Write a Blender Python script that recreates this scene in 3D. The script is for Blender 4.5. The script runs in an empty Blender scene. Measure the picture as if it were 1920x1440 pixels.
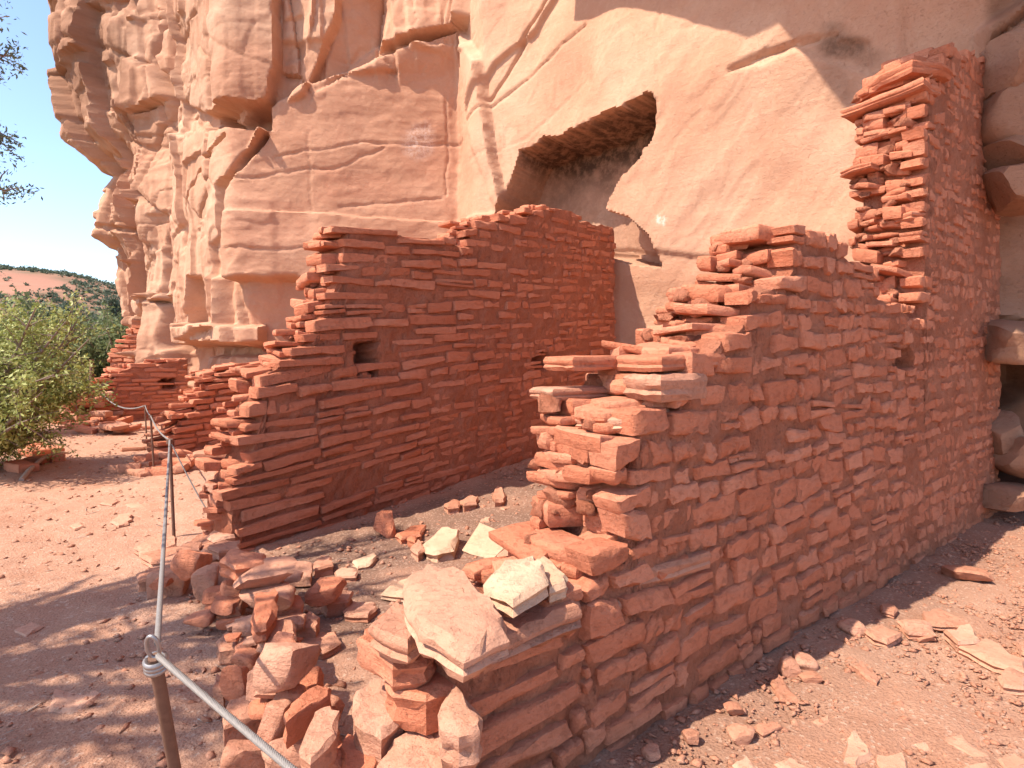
import bpy, math, random
import numpy as np
from mathutils import Vector

# ------------------------------------------------------------------ camera
F, CX, HY, CH = 1150.0, 960.0, 660.0, 1.6          # focal length and horizon of the photograph (1920 px wide), eye height
SC = bpy.context.scene
COL = SC.collection
cam_d = bpy.data.cameras.new('camera')
cam_d.sensor_width = 36.0
cam_d.lens = 36.0 * F / 1920.0
cam_d.shift_y = (HY - 720.0) / 1920.0
cam_d.clip_start = 0.05
cam_d.clip_end = 4000
cam = bpy.data.objects.new('camera', cam_d)
COL.objects.link(cam)
cam.location = (0, 0, CH)
cam.rotation_euler = (math.radians(90), 0, 0)
SC.camera = cam

# ------------------------------------------------------------------ sky, sun, exposure
SUN_A, SUN_B = -0.662, -0.385
SUN = Vector((SUN_A, SUN_B, 1.0)).normalized()     # towards the sun
world = bpy.data.worlds.new('World')
SC.world = world
world.use_nodes = True
wn = world.node_tree
bgn = wn.nodes['Background']
sky = wn.nodes.new('ShaderNodeTexSky')
sky.sky_type = 'NISHITA'
sky.sun_disc = False
sky.sun_elevation = math.asin(SUN.z)
sky.sun_rotation = math.atan2(SUN.x, SUN.y)
sky.altitude = 1300
sky.air_density = 1.0
sky.dust_density = 2.2
wn.links.new(sky.outputs[0], bgn.inputs['Color'])
bgn.inputs['Strength'].default_value = 0.105
sd = bpy.data.lights.new('sun', 'SUN')
sd.energy = 2.7
sd.angle = math.radians(0.53)
sd.color = (1.0, 0.90, 0.76)
so = bpy.data.objects.new('sun', sd)
COL.objects.link(so)
so.rotation_euler = SUN.to_track_quat('Z', 'Y').to_euler()
so.location = (-8, -5, 14)
SC.view_settings.view_transform = 'Standard'
SC.view_settings.look = 'None'
SC.view_settings.gamma = 1.0
SC.view_settings.exposure = 1.70
SC.view_settings.use_curve_mapping = False
SC.cycles.max_bounces = 6
SC.cycles.diffuse_bounces = 4

# ------------------------------------------------------------------ helpers
rng = random.Random(7)


def h3(ix, iy, iz):
    n = (ix.astype(np.int64) * 374761393 + iy.astype(np.int64) * 668265263 + iz.astype(np.int64) * 2147483647) & 0xFFFFFFFF
    n = ((n ^ (n >> 13)) * 1274126177) & 0xFFFFFFFF
    n = ((n ^ (n >> 15)) * 2246822519) & 0xFFFFFFFF
    n = n ^ (n >> 16)
    return n.astype(np.float64) / 2147483648.0 - 1.0


def vnoise(x, y, z):
    x, y, z = np.broadcast_arrays(np.asarray(x, float), np.asarray(y, float), np.asarray(z, float))
    ix, iy, iz = np.floor(x), np.floor(y), np.floor(z)
    fx, fy, fz = x - ix, y - iy, z - iz
    fx, fy, fz = [f * f * f * (f * (f * 6 - 15) + 10) for f in (fx, fy, fz)]
    r = 0
    for a in (0, 1):
        for b in (0, 1):
            for c in (0, 1):
                w = (fx if a else 1 - fx) * (fy if b else 1 - fy) * (fz if c else 1 - fz)
                r = r + w * h3(ix + a, iy + b, iz + c)
    return r


def fbm(x, y, z, o=4, g=0.5):
    s, a, k = 0, 1.0, 1.0
    for i in range(o):
        s = s + a * vnoise(x * k + 17.3 * i, y * k - 9.1 * i, z * k + 5.7 * i)
        a *= g
        k *= 2.03
    return s


def smooth(a, b, x):
    t = np.clip((x - a) / (b - a), 0, 1)
    return t * t * (3 - 2 * t)


def ground_z(x, y):
    """height of the ground: level path, room floor rising to the cliff, valley beyond the path"""
    x = np.asarray(x, float)
    y = np.asarray(y, float)
    q = 0.625 * x + 0.78 * y
    p = (x + 2.15) * 0.78 - (y - 4.84) * 0.625
    rise = 0.058 * np.clip(q - 2.43, 0, 9) * (1 - smooth(0.3, 2.8, p)) * smooth(-7, -1.0, p)
    far = np.hypot(x, y)
    val = -smooth(11.5, 40, -x + 0.05 * (y - 10)) * 6.0
    val = val - smooth(26, 70, far) * 3.0
    und = 0.03 * fbm(x * 0.6, y * 0.6, 3.0, 2)
    return rise + val + und * (1 - smooth(60, 100, far))


def W(px, py, d):
    return Vector(((px - CX) / F * d, d, CH + (HY - py) / F * d))


def G(px, py, z=0.0):
    d = (CH - z) * F / (py - HY)
    return Vector(((px - CX) / F * d, d, z))


def np_mesh(name, verts, quads):
    m = bpy.data.meshes.new(name)
    v = np.asarray(verts, dtype=np.float32)
    q = np.asarray(quads, dtype=np.int32)
    k = q.shape[1]
    m.vertices.add(len(v))
    m.vertices.foreach_set('co', v.ravel())
    m.loops.add(q.size)
    m.loops.foreach_set('vertex_index', q.ravel())
    m.polygons.add(len(q))
    m.polygons.foreach_set('loop_start', np.arange(0, q.size, k, dtype=np.int32))
    m.update(calc_edges=True)
    m.validate()
    return m


def shade(m, angle=None):
    m.polygons.foreach_set('use_smooth', np.ones(len(m.polygons), dtype=bool))
    if angle is not None:
        m.set_sharp_from_angle(angle=math.radians(angle))


def link(name, mesh, mat=None, parent=None):
    o = bpy.data.objects.new(name, mesh)
    COL.objects.link(o)
    if mat is not None and mesh is not None:
        mesh.materials.append(mat)
    if parent is not None:
        o.parent = parent
    return o


def mesh_obj(name, verts, faces, mat, parent=None, angle=35, origin=True):
    """one mesh object with its origin at its foot; parents stay unrotated so only their location is taken off"""
    vs = [Vector(v) for v in verts]
    if origin:
        c = sum(vs, Vector()) / len(vs)
        c.z = min(v.z for v in vs)
    else:
        c = Vector()
    m = bpy.data.meshes.new(name)
    m.from_pydata([tuple(v - c) for v in vs], [], faces)
    m.update()
    shade(m, angle)
    o = link(name, m, mat, parent)
    o.location = c - (parent.location if parent is not None else Vector())
    return o


def tag(o, label=None, cat=None, group=None, kind=None):
    if label: o['label'] = label
    if cat: o['category'] = cat
    if group: o['group'] = group
    if kind: o['kind'] = kind
    elif cat: o['kind'] = 'thing'
    return o


def empty(name, loc, label=None, cat=None, group=None):
    o = bpy.data.objects.new(name, None)
    COL.objects.link(o)
    o.location = loc
    o.empty_display_size = 0.2
    return tag(o, label, cat, group)


# ------------------------------------------------------------------ materials
class NT:
    def __init__(self, name):
        self.m = bpy.data.materials.new(name)
        self.m.use_nodes = True
        self.t = self.m.node_tree
        self.b = self.t.nodes['Principled BSDF']
        self.b.inputs['Specular IOR Level'].default_value = 0.15
        self.b.inputs['Roughness'].default_value = 0.92

    def n(self, typ, **kw):
        nd = self.t.nodes.new(typ)
        for k, v in kw.items():
            if k.startswith('_'):
                setattr(nd, k[1:], v)
            else:
                key = k.replace('__', ' ')
                nd.inputs[key].default_value = v
        return nd

    def l(self, a, b):
        self.t.links.new(a, b)

    def noise(self, vec, scale, detail=6, rough=0.6, dist=0.0):
        nd = self.n('ShaderNodeTexNoise')
        nd.inputs['Scale'].default_value = scale
        nd.inputs['Detail'].default_value = detail
        nd.inputs['Roughness'].default_value = rough
        nd.inputs['Distortion'].default_value = dist
        self.l(vec, nd.inputs['Vector'])
        return nd.outputs['Fac']

    def ramp(self, fac, stops):
        nd = self.n('ShaderNodeValToRGB')
        e = nd.color_ramp.elements
        while len(e) < len(stops):
            e.new(0.5)
        for i, (p, c) in enumerate(stops):
            e[i].position = p
            e[i].color = (*c, 1) if len(c) == 3 else c
        self.l(fac, nd.inputs[0])
        return nd.outputs['Color']

    def mix(self, fac, a, b, mode='MIX'):
        nd = self.n('ShaderNodeMix')
        nd.data_type = 'RGBA'
        nd.blend_type = mode
        for s, v in ((nd.inputs[0], fac), (nd.inputs[6], a), (nd.inputs[7], b)):
            if hasattr(v, 'links') or isinstance(v, bpy.types.NodeSocket):
                self.l(v, s)
            elif isinstance(v, (int, float)):
                s.default_value = v
            else:
                s.default_value = (*v, 1)
        return nd.outputs[2]

    def math(self, op, a, b=0.0, c=None):
        nd = self.n('ShaderNodeMath')
        nd.operation = op
        for i, v in enumerate((a, b) if c is None else (a, b, c)):
            if isinstance(v, bpy.types.NodeSocket):
                self.l(v, nd.inputs[i])
            else:
                nd.inputs[i].default_value = v
        return nd.outputs[0]

    def pos(self, scale=(1, 1, 1), rot=(0, 0, 0), add=None):
        g = self.n('ShaderNodeNewGeometry')
        v = g.outputs['Position']
        if add is not None:
            va = self.n('ShaderNodeVectorMath')
            va.operation = 'ADD'
            self.l(v, va.inputs[0])
            self.l(add, va.inputs[1])
            v = va.outputs[0]
        mp = self.n('ShaderNodeMapping')
        mp.inputs['Scale'].default_value = scale
        mp.inputs['Rotation'].default_value = rot
        self.l(v, mp.inputs['Vector'])
        return mp.outputs['Vector']

    def bump(self, height, dist, strength=1.0, prev=None):
        nd = self.n('ShaderNodeBump')
        nd.inputs['Distance'].default_value = dist
        nd.inputs['Strength'].default_value = strength
        self.l(height, nd.inputs['Height'])
        if prev is not None:
            self.l(prev, nd.inputs['Normal'])
        return nd.outputs['Normal']

    def done(self, col, normal=None):
        if isinstance(col, bpy.types.NodeSocket):
            self.l(col, self.b.inputs['Base Color'])
        else:
            self.b.inputs['Base Color'].default_value = (*col, 1)
        if normal is not None:
            self.l(normal, self.b.inputs['Normal'])
        return self.m


def stone_material(name, c_lo, c_mid, c_hi, bump=0.006):
    t = NT(name)
    oi = t.n('ShaderNodeObjectInfo')
    ge = t.n('ShaderNodeNewGeometry')
    r = t.math('FRACT', t.math('ADD', oi.outputs['Random'], t.math('MULTIPLY', ge.outputs['Random Per Island'], 3.7)))
    off = t.n('ShaderNodeCombineXYZ')
    for i in range(3):
        t.l(t.math('MULTIPLY', r, 9.0 + 5 * i), off.inputs[i])
    p = t.pos(add=off.outputs[0])
    ps = t.pos(scale=(1, 1, 5), add=off.outputs[0])
    big = t.noise(p, 3.0, 4, 0.6, 0.4)
    strat = t.noise(ps, 9.0, 5, 0.65, 0.2)
    fine = t.noise(p, 45.0, 6, 0.7)
    grit = t.noise(p, 170.0, 3, 0.7)
    f = t.math('ADD', t.math('MULTIPLY', r, 0.55), t.math('MULTIPLY', big, 0.5))
    col = t.ramp(f, [(0.1, c_lo), (0.5, c_mid), (0.95, c_hi)])
    col = t.mix(t.math('MULTIPLY', t.ramp(strat, [(0.45, (0, 0, 0)), (0.75, (1, 1, 1))]), 0.28), col, tuple(0.72 * c for c in c_lo))
    col = t.mix(t.math('MULTIPLY', t.ramp(fine, [(0.5, (0, 0, 0)), (0.72, (1, 1, 1))]), 0.3), col, c_hi)
    col = t.mix(t.math('MULTIPLY', t.ramp(grit, [(0.3, (1, 1, 1)), (0.45, (0, 0, 0))]), 0.25), col, tuple(0.55 * c for c in c_lo))
    mudn = t.noise(t.pos(), 7.0, 6, 0.7, 0.3)
    mud = t.math('MULTIPLY', t.ramp(mudn, [(0.50, (0, 0, 0)), (0.66, (1, 1, 1))]), 0.55)
    col = t.mix(mud, col, tuple(0.5 * a + 0.5 * b for a, b in zip(c_lo, c_mid)))
    pit = t.ramp(t.noise(p, 26.0, 5, 0.75, 0.5), [(0.30, (0, 0, 0)), (0.46, (1, 1, 1))])
    nb = t.bump(strat, bump * 1.3, 0.8)
    nb = t.bump(pit, bump * 0.7, 0.7, nb)
    nb = t.bump(fine, bump, 0.9, nb)
    nb = t.bump(grit, bump * 0.3, 0.9, nb)
    return t.done(col, nb)


M_STONE = stone_material('red_sandstone', (0.45, 0.148, 0.078), (0.57, 0.205, 0.114), (0.65, 0.282, 0.172), 0.013)
M_PALE = stone_material('pale_sandstone', (0.42, 0.195, 0.125), (0.52, 0.270, 0.178), (0.61, 0.360, 0.250), 0.007)
M_CREAM = stone_material('cream_sandstone', (0.50, 0.285, 0.180), (0.58, 0.365, 0.240), (0.65, 0.440, 0.305), 0.008)
M_RUBBLE = stone_material('rubble_sandstone', (0.43, 0.180, 0.106), (0.52, 0.242, 0.154), (0.60, 0.325, 0.222), 0.012)


def mortar_material():
    t = NT('mud_mortar')
    p = t.pos()
    ps = t.pos(scale=(1, 1, 0.45))
    big = t.noise(p, 4, 5, 0.65)
    clod = t.noise(ps, 60, 6, 0.75, 0.3)
    fine = t.noise(p, 140, 4, 0.7)
    vor = t.n('ShaderNodeTexVoronoi')
    vor.inputs['Scale'].default_value = 48
    t.l(p, vor.inputs['Vector'])
    col = t.ramp(big, [(0.3, (0.46, 0.155, 0.083)), (0.55, (0.56, 0.215, 0.124)), (0.8, (0.62, 0.275, 0.175))])
    col = t.mix(t.math('MULTIPLY', t.ramp(clod, [(0.35, (1, 1, 1)), (0.47, (0, 0, 0))]), 0.4), col, (0.21, 0.078, 0.042))
    nb = t.bump(clod, 0.05, 1.0)
    nb = t.bump(vor.outputs['Distance'], 0.012, 0.5, nb)
    nb = t.bump(fine, 0.006, 0.9, nb)
    return t.done(col, nb)


M_MORTAR = mortar_material()


def cliff_material():
    t = NT('cliff_sandstone')
    p = t.pos()
    ps = t.pos(scale=(0.35, 0.35, 3.2), rot=(0.05, 0.04, 0))
    pv = t.pos(scale=(2.2, 2.2, 0.22))
    big = t.noise(p, 0.55, 5, 0.55, 0.4)
    strat = t.noise(ps, 1.6, 7, 0.62, 0.35)
    drip = t.noise(pv, 1.8, 6, 0.6, 0.1)
    fine = t.noise(p, 14, 8, 0.68)
    grit = t.noise(p, 90, 4, 0.7)
    col = t.ramp(big, [(0.3, (0.43, 0.220, 0.137)), (0.5, (0.50, 0.275, 0.176)), (0.72, (0.56, 0.343, 0.232))])
    col = t.mix(t.math('MULTIPLY', t.ramp(strat, [(0.42, (0, 0, 0)), (0.62, (1, 1, 1))]), 0.16), col, (0.47, 0.240, 0.155))
    col = t.mix(t.math('MULTIPLY', t.ramp(drip, [(0.52, (0, 0, 0)), (0.72, (1, 1, 1))]), 0.30), col, (0.45, 0.215, 0.140))
    col = t.mix(t.math('MULTIPLY', t.ramp(fine, [(0.52, (0, 0, 0)), (0.75, (1, 1, 1))]), 0.22), col, (0.67, 0.47, 0.35))

    def att(nm):
        a = t.n('ShaderNodeAttribute')
        a.attribute_name = nm
        return a.outputs['Fac']
    brk = t.ramp(t.noise(p, 6, 7, 0.7), [(0.36, (0, 0, 0)), (0.56, (1, 1, 1))])
    brk2 = t.ramp(t.noise(p, 22, 6, 0.7), [(0.38, (0, 0, 0)), (0.58, (1, 1, 1))])
    col = t.mix(t.math('MULTIPLY', att('varnish_shade'), t.math('ADD', t.math('MULTIPLY', strat, 0.5), 0.55)), col, (0.205, 0.098, 0.058))
    col = t.mix(t.math('MULTIPLY', att('rust'), t.math('ADD', t.math('MULTIPLY', brk2, 0.45), 0.4)), col, (0.46, 0.20, 0.125))
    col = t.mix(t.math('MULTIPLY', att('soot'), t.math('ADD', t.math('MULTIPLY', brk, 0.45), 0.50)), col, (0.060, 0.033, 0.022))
    col = t.mix(t.math('MULTIPLY', att('white'), t.math('MULTIPLY', brk2, 0.8)), col, (0.78, 0.66, 0.58))
    pits = t.ramp(t.noise(t.pos(scale=(1, 1, 1.8)), 30, 5, 0.75, 0.6), [(0.30, (0, 0, 0)), (0.44, (1, 1, 1))])
    hair = t.ramp(t.noise(t.pos(scale=(0.8, 0.8, 1.3)), 1.9, 8, 0.6, 0.8), [(0.487, (1, 1, 1)), (0.5, (0, 0, 0)), (0.513, (1, 1, 1))])
    col = t.mix(t.math('MULTIPLY', t.math('SUBTRACT', 1.0, pits), 0.18), col, (0.33, 0.165, 0.10))
    col = t.mix(t.math('MULTIPLY', t.math('SUBTRACT', 1.0, hair), 0.06), col, (0.34, 0.17, 0.105))
    nb = t.bump(strat, 0.016, 0.7)
    nb = t.bump(pits, 0.006, 0.7, nb)
    nb = t.bump(hair, 0.004, 0.5, nb)
    nb = t.bump(fine, 0.016, 0.7, nb)
    nb = t.bump(grit, 0.004, 0.8, nb)
    return t.done(col, nb)


M_CLIFF = cliff_material()


def ground_material():
    t = NT('red_dirt')
    p = t.pos()
    big = t.noise(p, 0.7, 6, 0.6, 0.3)
    mid = t.noise(p, 5, 7, 0.65)
    fine = t.noise(p, 60, 6, 0.72)
    vor = t.n('ShaderNodeTexVoronoi')
    vor.inputs['Scale'].default_value = 70
    t.l(p, vor.inputs['Vector'])
    v2 = t.n('ShaderNodeTexVoronoi')
    v2.inputs['Scale'].default_value = 170
    t.l(p, v2.inputs['Vector'])
    col = t.ramp(big, [(0.3, (0.38, 0.182, 0.112)), (0.5, (0.44, 0.236, 0.156)), (0.75, (0.50, 0.300, 0.210))])
    col = t.mix(t.math('MULTIPLY', t.ramp(mid, [(0.4, (0, 0, 0)), (0.7, (1, 1, 1))]), 0.4), col, (0.48, 0.285, 0.200))
    col = t.mix(t.math('MULTIPLY', t.ramp(vor.outputs['Color'], [(0.78, (0, 0, 0)), (0.84, (1, 1, 1))]), 0.5), col, (0.60, 0.43, 0.33))
    col = t.mix(t.math('MULTIPLY', t.ramp(v2.outputs['Color'], [(0.2, (1, 1, 1)), (0.26, (0, 0, 0))]), 0.45), col, (0.20, 0.10, 0.065))

    def att(nm):
        a = t.n('ShaderNodeAttribute')
        a.attribute_name = nm
        return a.outputs['Fac']
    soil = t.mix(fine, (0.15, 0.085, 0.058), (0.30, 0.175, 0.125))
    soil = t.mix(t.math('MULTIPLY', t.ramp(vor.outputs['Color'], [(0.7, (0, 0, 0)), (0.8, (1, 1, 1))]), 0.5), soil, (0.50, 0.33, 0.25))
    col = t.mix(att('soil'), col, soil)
    scrub = t.mix(t.noise(p, 2.5, 5, 0.7), (0.085, 0.085, 0.035), (0.30, 0.17, 0.10))
    col = t.mix(att('scrub'), col, scrub)
    nb = t.bump(mid, 0.03, 0.7)
    nb = t.bump(fine, 0.014, 0.9, nb)
    nb = t.bump(vor.outputs['Distance'], 0.008, 0.5, nb)
    return t.done(col, nb)


M_GROUND = ground_material()


def simple(name, c1, c2, scale, rough=0.8, metal=0.0, bump=0.002, bscale=80):
    t = NT(name)
    p = t.pos()
    col = t.mix(t.noise(p, scale, 5, 0.65), c1, c2)
    t.b.inputs['Roughness'].default_value = rough
    t.b.inputs['Metallic'].default_value = metal
    return t.done(col, t.bump(t.noise(p, bscale, 5, 0.7), bump, 0.8))


def leaf_material(name, a, b, c):
    t = NT(name)
    ge = t.n('ShaderNodeNewGeometry')
    col = t.ramp(ge.outputs['Random Per Island'], [(0.05, a), (0.5, b), (0.95, c)])
    t.b.inputs['Roughness'].default_value = 0.6
    t.b.inputs['Specular IOR Level'].default_value = 0.3
    tr = t.n('ShaderNodeBsdfTranslucent')
    t.l(col, tr.inputs['Color'])
    ms = t.n('ShaderNodeMixShader')
    ms.inputs[0].default_value = 0.3
    t.l(t.b.outputs[0], ms.inputs[1])
    t.l(tr.outputs[0], ms.inputs[2])
    t.l(ms.outputs[0], t.t.nodes['Material Output'].inputs['Surface'])
    return t.done(col)


M_LEAF = leaf_material('shrub_leaves', (0.18, 0.21, 0.050), (0.33, 0.36, 0.10), (0.47, 0.49, 0.20))
M_JUNI = leaf_material('juniper_leaves', (0.060, 0.085, 0.050), (0.105, 0.130, 0.080), (0.16, 0.18, 0.12))
M_FAR = leaf_material('distant_leaves', (0.12, 0.155, 0.060), (0.18, 0.22, 0.09), (0.25, 0.28, 0.13))
M_BARK = simple('bark', (0.16, 0.11, 0.085), (0.30, 0.23, 0.19), 12, 0.9, 0, 0.01, 40)
M_RUST = simple('rusted_steel', (0.10, 0.055, 0.040), (0.24, 0.135, 0.095), 30, 0.7, 0.25)
M_STEEL = simple('galvanised_steel', (0.22, 0.20, 0.20), (0.42, 0.39, 0.38), 60, 0.4, 0.7, 0.0015)
M_CABLE = simple('steel_cable', (0.17, 0.15, 0.14), (0.30, 0.27, 0.25), 90, 0.55, 0.25, 0.0015)
M_WOOD = simple('weathered_wood', (0.30, 0.22, 0.17), (0.48, 0.37, 0.30), 14, 0.9, 0, 0.006, 50)


# ------------------------------------------------------------------ ground
def build_ground():
    def axis(lo, hi, step, far, n):
        core = np.arange(lo, hi + step / 2, step)
        out = np.geomspace(step, far, n)
        return core, out
    cx, ox = axis(-9.5, 6.0, 0.05, 900, 46)
    xs = np.concatenate([(cx[0] - ox)[::-1], cx, cx[-1] + ox])
    cy, oy = axis(0.6, 13.5, 0.05, 900, 46)
    ob = np.geomspace(0.05, 60, 22)
    ys = np.concatenate([(cy[0] - ob)[::-1], cy, cy[-1] + oy])
    X, Y = np.meshgrid(xs, ys)
    Z = ground_z(X, Y)
    near = 1 - smooth(14, 30, np.hypot(X, Y))
    Z = Z + near * (0.012 * fbm(X * 4, Y * 4, 0.0, 3) + 0.007 * fbm(X * 14, Y * 14, 2.0, 3))
    nx, ny = len(xs), len(ys)
    idx = np.arange(nx * ny).reshape(ny, nx)
    q = np.stack([idx[:-1, :-1], idx[:-1, 1:], idx[1:, 1:], idx[1:, :-1]], -1).reshape(-1, 4)
    m = np_mesh('ground', np.stack([X, Y, Z], -1).reshape(-1, 3), q)
    shade(m)
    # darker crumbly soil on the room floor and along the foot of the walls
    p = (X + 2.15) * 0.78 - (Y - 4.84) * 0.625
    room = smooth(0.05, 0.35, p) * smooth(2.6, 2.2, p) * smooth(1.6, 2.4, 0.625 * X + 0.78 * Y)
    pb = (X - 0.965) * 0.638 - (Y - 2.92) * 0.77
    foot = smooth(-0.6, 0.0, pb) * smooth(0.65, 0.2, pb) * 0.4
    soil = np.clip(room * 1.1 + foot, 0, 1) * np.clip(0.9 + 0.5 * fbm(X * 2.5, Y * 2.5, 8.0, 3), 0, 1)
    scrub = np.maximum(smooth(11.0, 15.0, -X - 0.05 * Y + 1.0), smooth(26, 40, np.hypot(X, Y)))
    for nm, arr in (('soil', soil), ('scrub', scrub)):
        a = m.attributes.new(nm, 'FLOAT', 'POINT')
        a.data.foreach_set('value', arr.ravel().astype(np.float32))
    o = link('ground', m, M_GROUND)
    tag(o, 'red dirt path and gravelly ground round the ruins', None, None, 'structure')
    return o


build_ground()

# ------------------------------------------------------------------ cliff
PLAN_PX = [(232, 20.0), (262, 19.2), (300, 18.0), (330, 16.5), (380, 14.4), (425, 12.75), (445, 12.35), (660, 12.6), (868, 12.9),
           (900, 11.75), (1000, 11.2), (1095, 10.45), (1150, 9.9), (1200, 9.5), (1260, 9.1), (1400, 8.35), (1560, 7.58), (1720, 6.85), (1854, 6.32), (1960, 6.25), (2150, 6.1)]
plan = [((p - CX) / F * d, d) for p, d in PLAN_PX]
plan = [(-11.5, 30.0), (-12.3, 25.0)] + plan + [(7.4, 5.9), (9.5, 5.6)]
plan = np.array(plan)
# resample, smooth the corners a little, arclength
seg = np.hypot(*np.diff(plan, axis=0).T)
acc = np.concatenate([[0], np.cumsum(seg)])
U_END = acc[-1]
ud = np.arange(0, U_END, 0.02)
pxd, pyd = np.interp(ud, acc, plan[:, 0]), np.interp(ud, acc, plan[:, 1])
ker = np.hanning(31)
ker /= ker.sum()


def conv(a, k):
    n = len(k) // 2
    return np.convolve(np.concatenate([np.full(n, a[0]), a, np.full(n, a[-1])]), k, 'valid')


pxd, pyd = conv(pxd, ker), conv(pyd, ker)
k2 = np.hanning(71)
k2 /= k2.sum()
tx, ty = conv(np.gradient(pxd), k2), conv(np.gradient(pyd), k2)
tl = np.hypot(tx, ty)
nxd, nyd = ty / tl, -tx / tl                       # outward normal (towards the camera)
ratio_d = pxd / pyd
vis0 = int(np.searchsorted(ud, acc[2]))            # from the visible left corner on
RPX = CX + F * ratio_d


def px_to_u(px):
    return np.interp(px, np.maximum.accumulate(RPX[vis0:]), ud[vis0:])


def uz(px, py):
    u = px_to_u(px)
    d = np.interp(u, ud, pyd)
    return u, CH + (HY - py) / F * d


def cliff_xyz(u, z, disp):
    return np.interp(u, ud, pxd) + disp * np.interp(u, ud, nxd), np.interp(u, ud, pyd) + disp * np.interp(u, ud, nyd), z


def poly_sd(U, Z, poly):
    """signed distance to a polygon, positive inside"""
    d = np.full(U.shape, 1e9)
    inside = np.zeros(U.shape, bool)
    n = len(poly)
    for i in range(n):
        ax, ay = poly[i]
        bx, by = poly[(i + 1) % n]
        ex, ey = bx - ax, by - ay
        t = np.clip(((U - ax) * ex + (Z - ay) * ey) / (ex * ex + ey * ey + 1e-12), 0, 1)
        d = np.minimum(d, np.hypot(U - ax - t * ex, Z - ay - t * ey))
        c = ((ay > Z) != (by > Z)) & (U < (bx - ax) * (Z - ay) / (by - ay + 1e-12) + ax)
        inside ^= c
    return np.where(inside, d, -d)


def line_d(U, Z, pts):
    d = np.full(U.shape, 1e9)
    for (ax, ay), (bx, by) in zip(pts[:-1], pts[1:]):
        ex, ey = bx - ax, by - ay
        t = np.clip(((U - ax) * ex + (Z - ay) * ey) / (ex * ex + ey * ey + 1e-12), 0, 1)
        d = np.minimum(d, np.hypot(U - ax - t * ex, Z - ay - t * ey))
    return d


def cells(U, Z, su, sz, seed, jit=0.9):
    """blocky cells: per point the id noise of the nearest seed, and its offset, and the border distance"""
    gu, gz = U / su, Z / sz
    iu, iz = np.floor(gu), np.floor(gz)
    b1 = np.full(U.shape, 1e9)
    b2 = np.full(U.shape, 1e9)
    r = [np.zeros(U.shape) for _ in range(3)]
    du = np.zeros(U.shape)
    dz = np.zeros(U.shape)
    s = np.full(U.shape, float(seed))
    for a in (-1, 0, 1):
        for b in (-1, 0, 1):
            cu, cz = iu + a, iz + b
            ox = cu + 0.5 + 0.5 * jit * h3(cu, cz, s)
            oz = cz + 0.5 + 0.5 * jit * h3(cu, cz, s + 1)
            d = np.hypot(gu - ox, gz - oz)
            new = d < b1
            b2 = np.where(new, b1, np.minimum(b2, d))
            b1 = np.where(new, d, b1)
            for k in range(3):
                r[k] = np.where(new, h3(cu, cz, s + 2 + k), r[k])
            du = np.where(new, gu - ox, du)
            dz = np.where(new, gz - oz, dz)
    return r, du, dz, b2 - b1


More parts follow.
